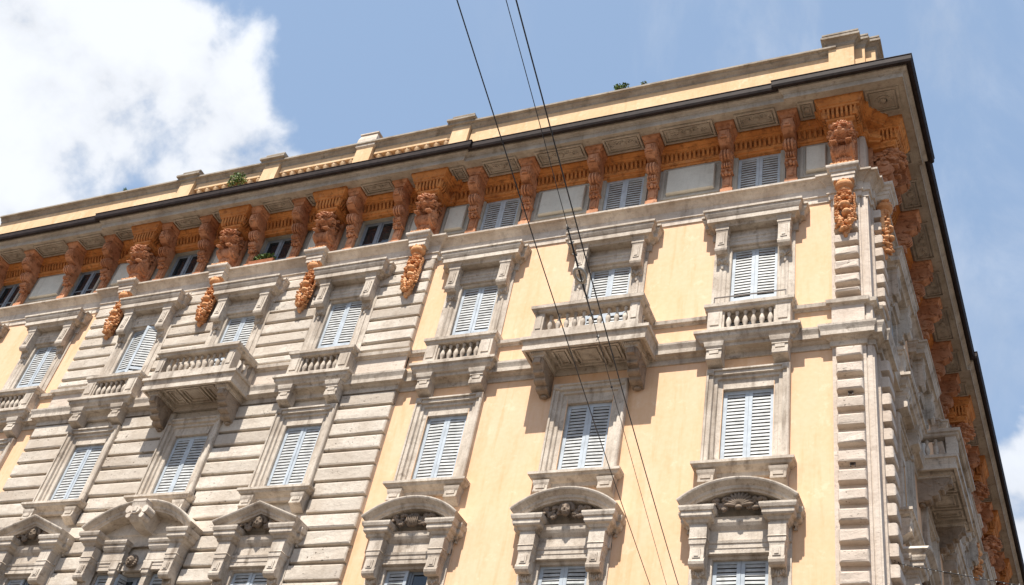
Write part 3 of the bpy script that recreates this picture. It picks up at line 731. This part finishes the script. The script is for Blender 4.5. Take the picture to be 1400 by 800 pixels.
# ------------------------------------------------------------------ attic: consoles, panels, lions
def attic_console():
    b = B(); w_ = .13
    b.box(-.155, .155, 0, .13, 21.7, 21.92); b.box(-.115, .115, 0, .11, 21.92, 22.45); b.box(-.06, .06, .11, .13, 22.0, 22.32)
    b.box(-.15, .15, 0, .19, 22.41, 22.46); b.box(-.13, .13, 0, .25, 22.46, 22.51)
    b.extr([(0, 22.50), (.18, 22.51), (.27, 22.59), (.21, 22.67), (.2, 22.71), (.34, 22.73), (.43, 22.81), (.45, 22.91), (.40, 23.01), (.28, 23.06), (.24, 23.1), (0, 23.1)], -w_+.01, w_-.01)
    b.extr([(0, 23.08), (.28, 23.09), (.5, 23.11), (.63, 23.18), (.67, 23.3), (.67, 23.46), (.6, 23.57), (0, 23.57)], -w_, w_)
    b.xcyl(-w_-.025, w_+.025, .52, 23.31, .125, 14); b.xcyl(-w_-.025, w_+.025, .30, 22.89, .105, 12); b.xcyl(-w_-.04, w_+.04, .52, 23.31, .055, 8); b.xcyl(-w_-.04, w_+.04, .30, 22.89, .045, 8)
    for x in (-.08, 0, .08): b.extr([(.32, 22.70), (.42, 22.72), (.485, 22.80), (.49, 22.92), (.42, 23.02), (.32, 23.04)], x-.02, x+.02)
    b.box(-.09, .09, .66, .7, 23.2, 23.44); b.box(-.05, .05, .69, .725, 23.25, 23.39)
    for x in (-.09, -.03, .03, .09): b.ell((x, .28, 22.58), (.032, .07, .09), 6, 4)
    b.ell((0, .2, 22.38), (.05, .07, .08), 8, 5)
    for x in (-.08, .08): b.ell((x, .19, 22.35), (.035, .05, .05), 6, 4)
    b.mold(-.15, .15, .64, [(0, 23.55), (.02, 23.57), (.03, 23.63), (.09, 23.68), (.1, 23.76)])
    return b.mesh('eaves_bracket', terrac)
def window_attic(fr, cx, out, shuttered, z0=21.82, z1=23.12):
    def mk():
        b = B(); b.frame(.66, 21.8, 23.24, [(0, 0), (0, .05), (.05, .055), (.06, .03), (.12, .025), (.134, .0), (.134, -.14)]); return b.mesh('window_surround', grey)
    put('window_surround', cm('attsur', mk), fr, cx, out)
    if shuttered: shutters(fr, cx, out+.02, z0, z1)
    else: casement(fr, cx, out+.04, z0, z1)
def panel(fr, x0, x1, out):
    b = B(); hw = (x1-x0)/2
    b.frame(hw, 21.98, 23.1, [(0, 0), (0, .03), (.06, .03), (.075, .008), (.11, .005)], True)
    o_ = put('stone_panel', b.mesh('stone_panel', grey), fr, (x0+x1)/2, out)
    q = B(); q.rings([[(-hw+.14+i, o, 22.12+i), (hw-.14-i, o, 22.12+i), (hw-.14-i, o, 22.98-i), (-hw+.14+i, o, 22.98-i)] for i, o in ((0, 0), (0, .07), (.02, .1))], False)
    sub('raised_field', q.mesh('raised_field', field), o_)

def remesh(b, voxel, name, m):
    me = b.mesh(name+'_raw', m); o = bpy.data.objects.new('tmp', me); C.objects.link(o)
    md = o.modifiers.new('r', 'REMESH'); md.mode = 'VOXEL'; md.voxel_size = voxel; md.use_smooth_shade = True
    sm = o.modifiers.new('s', 'SMOOTH'); sm.factor = .3; sm.iterations = 1
    dg = bpy.context.evaluated_depsgraph_get(); r = bpy.data.meshes.new_from_object(o.evaluated_get(dg)); r.name = name
    bpy.data.objects.remove(o); bpy.data.meshes.remove(me); return r
def lion():
    b = B(); r = random.Random(5); E_ = b.ell
    b.box(-.15, .15, 0, .2, 21.85, 23.4)
    # fluted barrel scroll with volutes at its sides
    nfl = 9
    for i in range(nfl):
        x = -.155+.31*i/(nfl-1); b.rings([[(xx, .2+ro*math.cos(a), 22.42+rz*math.sin(a)) for a in [2*PI*q/16 for q in range(16)]] for xx, ro, rz in ((x-.02, .13, .20), (x-.008, .165, .24), (x+.008, .165, .24), (x+.02, .13, .20))])
    for s in (-1, 1): b.xcyl(s*.19-.025, s*.19+.025, .2, 22.42, .2, 16); b.xcyl(s*.225-.015, s*.225+.015, .2, 22.42, .1, 12)
    for i in range(7): E_((-.14+.047*i, .25-.012*abs(i-3), 22.12-.02*(i % 2)), (.026, .055, .1), 8, 6)
    for i in range(6): E_((-.125+.05*i, .19, 21.98), (.026, .06, .07), 8, 6)
    n0 = len(b.v)     # head and mane, then turned to look down at the street
    E_((0, .2, 23.0), (.21, .2, .32), 16, 10); E_((0, .30, 23.06), (.17, .19, .2), 16, 10)
    E_((0, .48, 23.0), (.07, .11, .06), 12, 8); E_((0, .42, 22.81), (.075, .1, .035), 10, 6)
    E_((0, .575, 23.06), (.05, .045, .035), 8, 6); E_((0, .47, 23.14), (.04, .1, .05), 8, 6)
    for s in (-1, 1):
        E_((s*.066, .54, 22.985), (.062, .07, .05), 10, 6); E_((s*.095, .49, 23.18), (.075, .065, .026), 8, 6, s*-.4)
        E_((s*.085, .46, 23.11), (.03, .03, .022), 8, 6); E_((s*.145, .38, 23.03), (.06, .09, .07), 8, 6); E_((s*.2, .30, 23.27), (.05, .045, .055), 8, 6)
    for i in range(110):
        a = r.uniform(-.5, PI+.5); rad = r.choice((.2, .235, .27)); x = rad*math.cos(a); z = 23.04+rad*1.15*math.sin(a); oo = .40-(rad-.2)*3.0+r.uniform(-.03, .03)
        E_((x, oo, z), (.018, .05, .062), 6, 5, a-PI/2+r.uniform(-.35, .35))
    for i in range(14): E_((r.uniform(-.13, .13), .38+r.uniform(-.04, .05), 23.26+r.uniform(-.03, .03)), (.018, .055, .03), 6, 5)
    t = -.55; ct, st = math.cos(t), math.sin(t); pv = (.22, 22.95)
    for i in range(n0, len(b.v)):
        x, y, z = b.v[i]; o_ = -y-pv[0]; zz = z-pv[1]; b.v[i] = (x, -(pv[0]+o_*ct-zz*st), pv[1]+o_*st+zz*ct-.0)
    for s in (-1, 1):
        E_((s*.15, .36, 22.60), (.075, .10, .06), 12, 8); E_((s*.17, .2, 22.72), (.07, .13, .12), 12, 8)
        for k in range(4): E_((s*.15-.055+.037*k, .44, 22.57), (.018, .05, .04), 8, 5)
    for i in range(50):
        s = r.choice((-1, 1)); z = r.uniform(22.6, 23.15); E_((s*r.uniform(.17, .24), r.uniform(.06, .28), z), (.02, .04, .075), 6, 5, s*.3)
    b.v = [(x*1.15, y*1.3, 21.75+(z-21.85)*.865) for x, y, z in b.v]
    return remesh(b, .0095, 'lion_bracket', terrac)
def lion_cap():
    b = B(); b.mold(-.28, .28, .56, [(0, 23.0), (0, 23.06), (.05, 23.1), (.06, 23.16)])
    b.mold(-.33, .33, .58, [(0, 23.15), (0, 23.46)]); b.mold(-.33, .33, .58, [(.14, 23.45), (.15, 23.51), (.18, 23.53), (.19, 23.58), (.24, 23.68), (.245, 23.76)])
    for i in range(8):
        x = -.37+.106*i
        b.rings([[(x-.032, .55, z), (x+.032, .55, z), (x+.028, .58+k, z), (x-.028, .58+k, z)] for z, k in ((23.18, .04), (23.24, .09), (23.46, .13))])
    for s in (-1, 1):
        for i in range(7): 
            o_ = .06+.095*i; b.rings([[(s*.3, o_-.028, z), (s*.3, o_+.028, z), (s*(.33+k), o_+.024, z), (s*(.33+k), o_-.024, z)] for z, k in ((23.18, .04), (23.24, .09), (23.46, .13))])
    return b.mesh('bracket_capital', orange)
def lion_foot():
    b = B(); r = random.Random(2)
    for i in range(7): b.ell((-.24+.08*i, .42, 21.745-.012*(i % 2)), (.05, .05, .045), 8, 5)
    return b.mesh('shell_foot', garm, True)
def garland():
    b = B(); r = random.Random(11); E_ = b.ell
    for i in range(5): E_((-.16+.08*i, .2-.012*abs(i-2), 21.37-.01*(i % 2)), (.05, .07, .05), 8, 6)       # scalloped cup
    E_((0, .14, 21.28), (.19, .13, .14), 14, 8); E_((0, .12, 21.12), (.13, .1, .1), 12, 8)
    for i in range(5): E_((-.12+.06*i, .17, 21.02-.01*(i % 2)), (.035, .05, .03), 8, 6)
    for s in (-1, 1):
        for i in range(12): E_((s*(.185+.01*math.sin(i)), .12, 21.0-.052*i), (.026, .04, .03), 8, 5)
    for i in range(130):
        z = r.uniform(19.82, 20.98); t = (z-19.75)/1.2; wd = .06+.14*math.sin(min(1, t*1.25)*PI*.75)
        q = r.uniform(.018, .045); E_((r.uniform(-wd, wd), .1+r.uniform(0, .11), z), (q, q, q*r.uniform(.7, 1.2)), 8, 6, r.uniform(-1, 1))
    E_((0, .17, 20.6), (.12, .1, .1), 10, 6); E_((.04, .17, 20.35), (.1, .1, .09), 10, 6)
    for i in range(24):
        a = r.uniform(0, 2*PI); z = r.uniform(19.95, 20.45); E_((.17*math.cos(a), .12+.05*math.sin(a), z), (.06, .025, .035), 6, 4, r.uniform(-1.2, 1.2))
    E_((0, .1, 19.76), (.05, .06, .09), 8, 6)
    b.box(-.06, .06, 0, .12, 19.8, 21.3)
    b.v = [(x*1.15, y*1.5, z-.1) for x, y, z in b.v]
    return remesh(b, .0095, 'garland', garm)
lion_me, cap_me, foot_me, gar_me, con_me = lion(), lion_cap(), lion_foot(), garland(), attic_console()
def lion_set(fr, x, out):
    o = put('lion_bracket', lion_me, fr, x, out); sub('bracket_capital', cap_me, o); sub('shell_foot', foot_me, o)
    put('garland', gar_me, fr, x, out); lion_pedestal(fr, x, out)
    sub('backing_plate', cm('lbp', lambda: B().box(-.29, .29, -.06, .06, 21.6, 23.2).mesh('backing_plate', terrac)), o)
for x in LM: lion_set(FM, x, RO-.02)
lion_set(FM, -2.725, .05)
cf = B(); cf.box(-2.5-XC, -2.262-XC, -.5, -.002, 23.1, 23.74); o = bpy.data.objects.new('frieze', cf.mesh('frieze', orange)); C.objects.link(o); o.parent = root
for x in LS: lion_set(FS, x, RO-.02)
lion_set(FS, .66, .05)

def spiral(b, cx, co, z, R, s, turns=1.6, n=13, t=.02):
    for i in range(n):
        q = i/(n-1); a = s*turns*2*PI*q+(0 if s > 0 else PI); rad = R*(1-.75*q); b.ell((cx+rad*math.cos(a), co+rad*math.sin(a)*.8, z), (t*1.3, t*1.3, t), 5, 3)
def soffit(fr, x0, x1, o0=.34, o1=.88):
    w_ = x1-x0
    if w_ < .25: return
    def mk():
        b = B(); hw = w_/2; zb = 23.745
        for i, t, dz in ((0, .05, .05), (.09, .03, .03)):
            X0, X1, O0, O1 = -hw+i, hw-i, o0+i, o1-i
            b.box(X0, X1, O0, O0+t, zb-dz, zb+.01); b.box(X0, X1, O1-t, O1, zb-dz, zb+.01); b.box(X0, X0+t, O0+t, O1-t, zb-dz, zb+.01); b.box(X1-t, X1, O0+t, O1-t, zb-dz, zb+.01)
        oc = (o0+o1)/2; b.ell((0, oc, zb), (.09, .08, .06), 8, 5); n = max(1, int(hw/.22))
        for s in (-1, 1):
            for k in range(n):
                xx = s*(.17+.2*k)
                if abs(xx) < hw-.12: spiral(b, xx, oc+.03*(-1)**k, zb, .085, s)
        return b.mesh('soffit_panel', eaves)
    put('soffit_panel', cm(('sof', round(w_, 2)), mk), fr, (x0+x1)/2)
def eggs(fr, segs, base):
    b = B()
    for x0, x1, o in segs:
        n = max(1, int((x1-x0)/.118)); st = (x1-x0)/n
        for i in range(n):
            x = x0+st*(i+.5)
            b.rings([[(x-.036, o+.03, z), (x+.036, o+.03, z), (x+.03, o+k, z), (x-.03, o+k, z)] for z, k in ((23.29, .07), (23.33, .11), (23.42, .155), (23.51, .165))])
    put('egg_moulding', b.mesh('egg_moulding', orange), fr, 0, 0, kind='stuff')
def attic_run(fr, cxs, lions, end0, end1, shut_set, risr):
    cons = []; kx = .993 if fr is FM else 1
    for c in cxs:
        ro = RO if risr[0] < c < risr[1] else 0
        hw = .79 if not ro else .77
        window_attic(fr, c, -.01, c in shut_set)
        for s in (-1, 1): put('eaves_bracket', con_me, fr, (c+s*hw)*kx, ro*.5); cons.append(((c+s*hw)*kx, .2))
    occ = sorted(cons+[(l, .6) for l in lions])
    # soffit panels, eggs between brackets, grey panels between windows
    seg_e = []; xs = [(end0, 0)]+occ+[(end1, 0)]
    for (a, wa), (b_, wb) in zip(xs[:-1], xs[1:]):
        x0, x1 = a+wa, b_-wb
        if wa == .2: x0 = a+.28
        if wb == .2: x1 = b_-.28
        soffit(fr, x0, x1, .46 if (risr[0] < (x0+x1)/2 < risr[1]) else .34)
        m_ = (a+b_)/2; ro = RO if risr[0] < m_ < risr[1] else 0
        e0 = a+(.13 if wa == .2 else (.36 if wa else 0)); e1 = b_-(.13 if wb == .2 else (.36 if wb else 0))
        # the frieze steps at the edge of the projecting bay
        cut = [q for q in risr if e0 < q < e1]
        if cut:
            q = cut[0]; lo = RO if risr[0] < (e0+q)/2 < risr[1] else 0; hi = RO if risr[0] < (q+e1)/2 < risr[1] else 0
            seg_e += [(e0, q-.03, lo), (q+.03, e1, hi)]
        elif e1-e0 > .1: seg_e.append((e0, e1, ro))
        if not any(abs(m_-c) < .3 for c in cxs):
            p0_ = a+(.2 if wa == .2 else (.3 if wa else .05)); p1_ = b_-(.2 if wb == .2 else (.3 if wb else .05))
            if p1_-p0_ > .45: panel(fr, p0_, p1_, -.01)
            elif p1_-p0_ > .3: panel(fr, p0_, p1_, -.01)
    eggs(fr, seg_e, 0)
attic_run(FM, sorted(MW.values()), LM+[-2.725], XL, -2.3, {MW['E'], MW['F'], MW['G']}, (RIS0, RIS1))
attic_run(FS, SW+SR+[24.9], [.705]+LS, .1, SE, {SW[0], SW[1], SR[0], SR[2]}, (SRIS0, SRIS1))

cb = B()
for i, t, dz in ((0, .05, .035), (.09, .03, .02)):
    X0, X1, O0, O1 = -2.12-XC+i, -1.36-XC-i, .1+i, .84-i; zb = 23.745
    cb.box(X0, X1, O0, O0+t, zb-dz, 23.76); cb.box(X0, X1, O1-t, O1, zb-dz, 23.76); cb.box(X0, X0+t, O0+t, O1-t, zb-dz, 23.76); cb.box(X1-t, X1, O0+t, O1-t, zb-dz, 23.76)
spiral(cb, -1.74-XC, .47, zb, .17, 1, 1.4, 20, .032); spiral(cb, -1.74-XC, .47, zb, .17, -1, 1.2, 16, .028); cb.ell((-1.74-XC, .47, zb), (.08, .08, .04), 8, 5)
o = bpy.data.objects.new('soffit_panel', cb.mesh('soffit_panel', eaves)); C.objects.link(o); o.parent = root
# ------------------------------------------------------------------ place the windows
def column(fr, c, out, f1, big, carving='shell', indiv=(), skip1=(), open3=0, bar=False, glass1=False):
    surround(fr, c, out, 3); hood(fr, c, out); (big_balcony if big else small_balcony)(fr, c, out, bar)
    shutters(fr, c, out, 17.29, 19.95, 3 in indiv, open3*.4, open3)
    if open3: casement(fr, c, out-.02, 17.29, 19.95)
    surround(fr, c, out, 2); sill(fr, c, out); shutters(fr, c, out, 13.96, 15.84, 2 in indiv)
    if f1 == 'arch':
        arch_window(fr, c, out)
        for s in (-1, 1):
            me, zs_, (a, b_) = cm(('leaf', 2.2, s), lambda: leaf(2.2, s, True))
            def mks():
                q = B()
                for z in zs_: slat_b(q, a, b_, z)
                return q.mesh('slats', slatm)
            for x, rz in ((s*1.1, 0), (s*.43, -s*1.15)):
                o = put('shutter', me, fr, c+x, out-.1 if rz == 0 else out+.0, 9.72, rz=rz); sub('slats', cm(('slats', 2.2, s), mks), o, kind='stuff')
        casement(fr, c, out-.08, 9.72, 11.92, hw=.42)
    else:
        surround(fr, c, out, 1); pediment(fr, c, out, f1, carving)
        shutters(fr, c, out, 9.72, 11.92, False, skip=skip1)
        if skip1: casement(fr, c, out, 9.72, 11.92, curtain=glass1)
column(FM, MW['P'], 0, 'seg', False)
column(FM, MW['A'], 0, 'seg', False)
column(FM, MW['B'], RO, 'tri', False, 'head', open3=.3, skip1=(1,))
column(FM, MW['C'], RO, 'arch', True)
column(FM, MW['D'], RO, 'tri', False, 'head')
column(FM, MW['E'], 0, 'seg', False, 'shield', (2, 3), skip1=(1,), glass1=True)
column(FM, MW['F'], 0, 'seg', True, 'head', (2,), bar=True)
column(FM, MW['G'], 0, 'seg', False, 'shell', (2, 3), bar=True)
column(FS, SW[0], 0, 'seg', False)
column(FS, SW[1], 0, 'seg', True, 'head', bar=True)
column(FS, SW[2], 0, 'seg', False, bar=True)
column(FS, SR[0], RO, 'tri', False, 'head')
column(FS, SR[1], RO, 'arch', True)
column(FS, SR[2], RO, 'tri', False, 'head')
column(FS, 24.9, 0, 'seg', False)

# ------------------------------------------------------------------ ground
def sheet(name, x0, x1, y0, y1, z, m, h=0):
    b = B()
    if h: b.box(x0, x1, -y1, -y0, z-h, z)
    else: b.add([(x0, -y0, z), (x1, -y0, z), (x1, -y1, z), (x0, -y1, z)], [(0, 1, 2, 3)])
    o = bpy.data.objects.new(name, b.mesh(name, m)); C.objects.link(o); o['kind'] = 'structure'; return o
sheet('ground', -900, 900, -900, 900, -.16, earth)
sheet('road', -300, 300, -15, -4.2, -.15, asph)
sheet('side_road', 3.5, 13, -4.2, 300, -.15, asph)
sheet('pavement', -60, .9, -4.2, 29, 0, pave, .14)
sheet('pavement', -300, 300, -32, -15, 0, pave, .14)
for i in range(12):
    sheet('road_marking', -40+7*i, -37+7*i, -9.68, -9.52, -.146, markm)

# ------------------------------------------------------------------ plants
def leaves(n, rx, ry, rz, sz, seed, m, name):
    r = random.Random(seed); vs = []; fs = []
    for i in range(n):
        u = Vector((r.gauss(0, 1), r.gauss(0, 1), r.gauss(0, 1))).normalized()*(r.random()**.45)
        c = Vector((u.x*rx, u.y*ry, rz+u.z*rz)); d = Vector((r.gauss(0, 1), r.gauss(0, 1), r.gauss(0, 1)+.6)).normalized(); e = d.cross(Vector((r.gauss(0, 1), r.gauss(0, 1), r.gauss(0, 1)))).normalized()
        L = sz*r.uniform(.6, 1.3); k = len(vs); vs += [c-d*L*.5, c+e*L*.28, c+d*L*.5, c-e*L*.28]; fs.append((k, k+1, k+2, k+3))
    me = bpy.data.meshes.new(name); me.from_pydata(vs, [], fs); me.materials.append(m); return me
def plant(name, loc, label, cat, dims, sz, n, seed, mats=(leafm, leafy), pot=None, stems=6):
    t = bpy.data.objects.new(name, None); C.objects.link(t); t.location = loc; t['label'] = label; t['category'] = cat
    for i, m in enumerate(mats):
        o = bpy.data.objects.new('foliage', leaves(n if i == 0 else n//3, *dims, sz, seed+i, m, 'foliage')); C.objects.link(o); o.parent = t
        if pot: o.location = (0, 0, .12)
        if i: o['label'] = 'paler yellow-green leaves'
    b = B(); r = random.Random(seed)
    for i in range(stems):
        x, y = r.uniform(-.7, .7)*dims[0], r.uniform(-.6, .6)*dims[1]; h = dims[2]*r.uniform(.9, 1.7)
        b.rings([[(x*q+.008*math.cos(a)*(1.3-q), y*q+.008*math.sin(a)*(1.3-q), h*q+(.05 if pot else 0)) for a in (0, 2.1, 4.2)] for q in (0, .5, 1)])
    o = bpy.data.objects.new('stem', b.mesh('stem', potm)); C.objects.link(o); o.parent = t
    if pot:
        b = B(); b.rings([[(-pot-q, -.08-q, z), (pot+q, -.08-q, z), (pot+q, .08+q, z), (-pot-q, .08+q, z)] for z, q in ((0, 0), (.14, .02), (.14, .005), (.12, .0))]); o = bpy.data.objects.new('planter', b.mesh('planter', potm)); C.objects.link(o); o.parent = t
plant('window_box_plant', (MW['C']-.12, -.16, 21.8), 'leafy green plant in a planter on the attic window sill between the lion brackets', 'plant', (.42, .13, .16), .085, 420, 3, pot=.42)
plant('parapet_shrub', (-21.75, -.28, 25.55), 'green shrub sprouting through the roof parapet balustrade beside a pier', 'shrub', (.36, .2, .34), .085, 420, 9, stems=12)
plant('roof_weed', (-8.95, .1, 27.08), 'larger tuft of green weeds growing on top of the parapet cap right of the cables', 'weed', (.26, .12, .11), .075, 170, 21)
plant('roof_weed', (-8.25, .1, 27.08), 'smaller tuft of green weeds growing on top of the parapet cap right of the cables', 'weed', (.1, .08, .05), .06, 60, 22)
plant('roof_weed', (-27.35, .1, 27.08), 'tiny dark weed on the parapet cap near the left end of the roof', 'weed', (.1, .08, .06), .06, 50, 23, mats=(leafm,))

# ------------------------------------------------------------------ overhead cables
def tube(name, pts, r, m, parent=None):
    b = B(); rs = []
    for i, p in enumerate(pts):
        a = Vector(pts[max(0, i-1)]); c = Vector(pts[min(len(pts)-1, i+1)]); d = (c-a).normalized(); u = d.cross(Vector((0, 0, 1))).normalized(); v = d.cross(u)
        rs.append([tuple(Vector(p)+u*r*math.cos(t)+v*r*math.sin(t)) for t in [2*PI*k/6 for k in range(6)]])
    b.rings([[(x, -y, z) for x, y, z in q] for q in rs]); o = bpy.data.objects.new(name, b.mesh(name, m, True)); C.objects.link(o)
    if parent: o.parent = parent
    return o
CAM = Vector((0, -18.387, 1.6))
def span(a, b_, sag, n=16):
    a = Vector(a); b_ = Vector(b_); return [tuple(a.lerp(b_, i/n)-Vector((0, 0, sag*4*(i/n)*(1-i/n)))) for i in range(n+1)]
def parab(a, b_, k0, k1, dz):   # street span: passes through a and b_, run out to k0..k1 of that length, hanging dz below the chord between them
    a = Vector(a); b_ = Vector(b_); out = []
    for i in range(25):
        t = k0+(k1-k0)*i/24; p = a.lerp(b_, t); p.z -= dz*4*t*(1-t); out.append(tuple(p))
    return out
def thing(o, label, cat, group=None):
    o['label'] = label; o['category'] = cat
    if group: o['group'] = group
thing(tube('overhead_cable', parab((-3.6, -14.19, 9.0), (-4.91, -4.48, 9.0), -1.6, 1.46, .065), .006, cable_m), 'leftmost of the three dark overhead cables crossing the facade', 'cable', 'overhead cables crossing the facade')
thing(tube('overhead_cable', parab((-3.21, -14.09, 9.0), (-4.67, -4.47, 9.0), -1.6, 1.46, .02), .0038, cable_m), 'thin overhead cable that carries the porcelain ring insulator', 'cable', 'overhead cables crossing the facade')
thing(tube('overhead_cable', parab((-3.13, -14.08, 9.0), (-4.5, -4.45, 9.0), -1.6, 1.46, .07), .0068, cable_m), 'rightmost and thickest of the three dark overhead cables', 'cable', 'overhead cables crossing the facade')
def P2(t): a = Vector((-3.21, -14.09, 9.0)); b_ = Vector((-4.67, -4.47, 9.0)); p = a.lerp(b_, t); p.z -= .08*t*(1-t); return p
ins = bpy.data.objects.new('cable_insulator', None); C.objects.link(ins); c0 = P2(.325); ins.location = c0
thing(ins, 'pale oval ring insulator with wire clamps hanging on the thin overhead cable', 'insulator')
dirc = (P2(.5)-P2(.2)).normalized(); cr = dirc.cross(Vector((0, 0, 1))).normalized(); up_ = cr.cross(dirc)
def ring_pts(c, R1, R2, n=16): return [tuple(c+dirc*R1*math.cos(2*PI*i/n)+cr*R2*math.sin(2*PI*i/n)-up_*.0) for i in range(n+1)]
def rel(o, name, pts, r, m): return tube(name, [tuple(Vector(p)-c0) for p in pts], r, m, o)
b = B(); R_ = [tuple(c0+dirc*q) for q in (-.16, .16)]
rel(ins, 'ring', ring_pts(c0+dirc*.02-up_*.03, .105, .055), .017, porc)
rel(ins, 'rod', [tuple(P2(.26)-up_*.01), tuple(P2(.30)-up_*.03), tuple(P2(.345)-up_*.03), tuple(P2(.40)-up_*.01)], .007, cable_m)
r = random.Random(8)
for t in (.262, .282, .30, .345, .365, .392, .43):
    p = P2(t)
    for k in range(3):
        d = (cr*r.uniform(-1, 1)+up_*r.uniform(-1, 1)+dirc*r.uniform(-.6, .6)).normalized()*r.uniform(.022, .042)
        rel(ins, 'wire_clamp', [tuple(p-d*.6), tuple(p+d*.2+dirc*.01), tuple(p+d)], .005, cable_m if k else porc)
q = B(); q.ell((0, 0, 0), (.014, .014, .014), 8, 6); kn = bpy.data.objects.new('cable_knot', q.mesh('cable_knot', cable_m, True)); C.objects.link(kn); kn.location = P2(.52); thing(kn, 'small dark knot on the thin cable below the large yellow side balcony', 'cable joint')
# beaded cable leaving the corner of the building towards the side street
lc = bpy.data.objects.new('light_string', None); C.objects.link(lc); A_ = Vector((-2.08, .60, 12.03)); B_ = Vector((-.06, 1.22, 11.9)); lc.location = A_
thing(lc, 'beaded cable with small clips running from the building corner across the side street', 'string of lights')
pts = []
for i in range(33):
    t = i/32*3.2; p = A_.lerp(B_, t); p.z += -.02*t*(3.2-t)*.9; pts.append(p)
tube('cable', [tuple(p-A_) for p in pts], .007, cable_m, lc)
tube('cable', [(0, 0, .42), (.02, -.03, .2), (0, 0, 0)], .009, cable_m, lc)
r = random.Random(4); bead = B().ell((0, 0, 0), (.010, .010, .013), 6, 5).mesh('bulb', porc, True)
for i in range(1, 22):
    k = i*.6; j = int(k); p = pts[j].lerp(pts[j+1], k-j); o = bpy.data.objects.new('bulb', bead); C.objects.link(o); o.parent = lc; o.location = p-A_+Vector((0, 0, r.uniform(-.02, .02)))
# iron hooks on the pale corner pilaster
for z in (15.38, 13.72):
    b = B(); b.box(-.05, .05, .12, .135, -.02, .02); b.box(-.05, -.03, .12, .16, -.06, .02); b.box(.03, .05, .12, .16, -.06, .02); b.box(-.05, .05, .145, .16, -.0, .02)
    put('iron_hook', b.mesh('iron_hook', iron), FM, -2.72, 0, z)
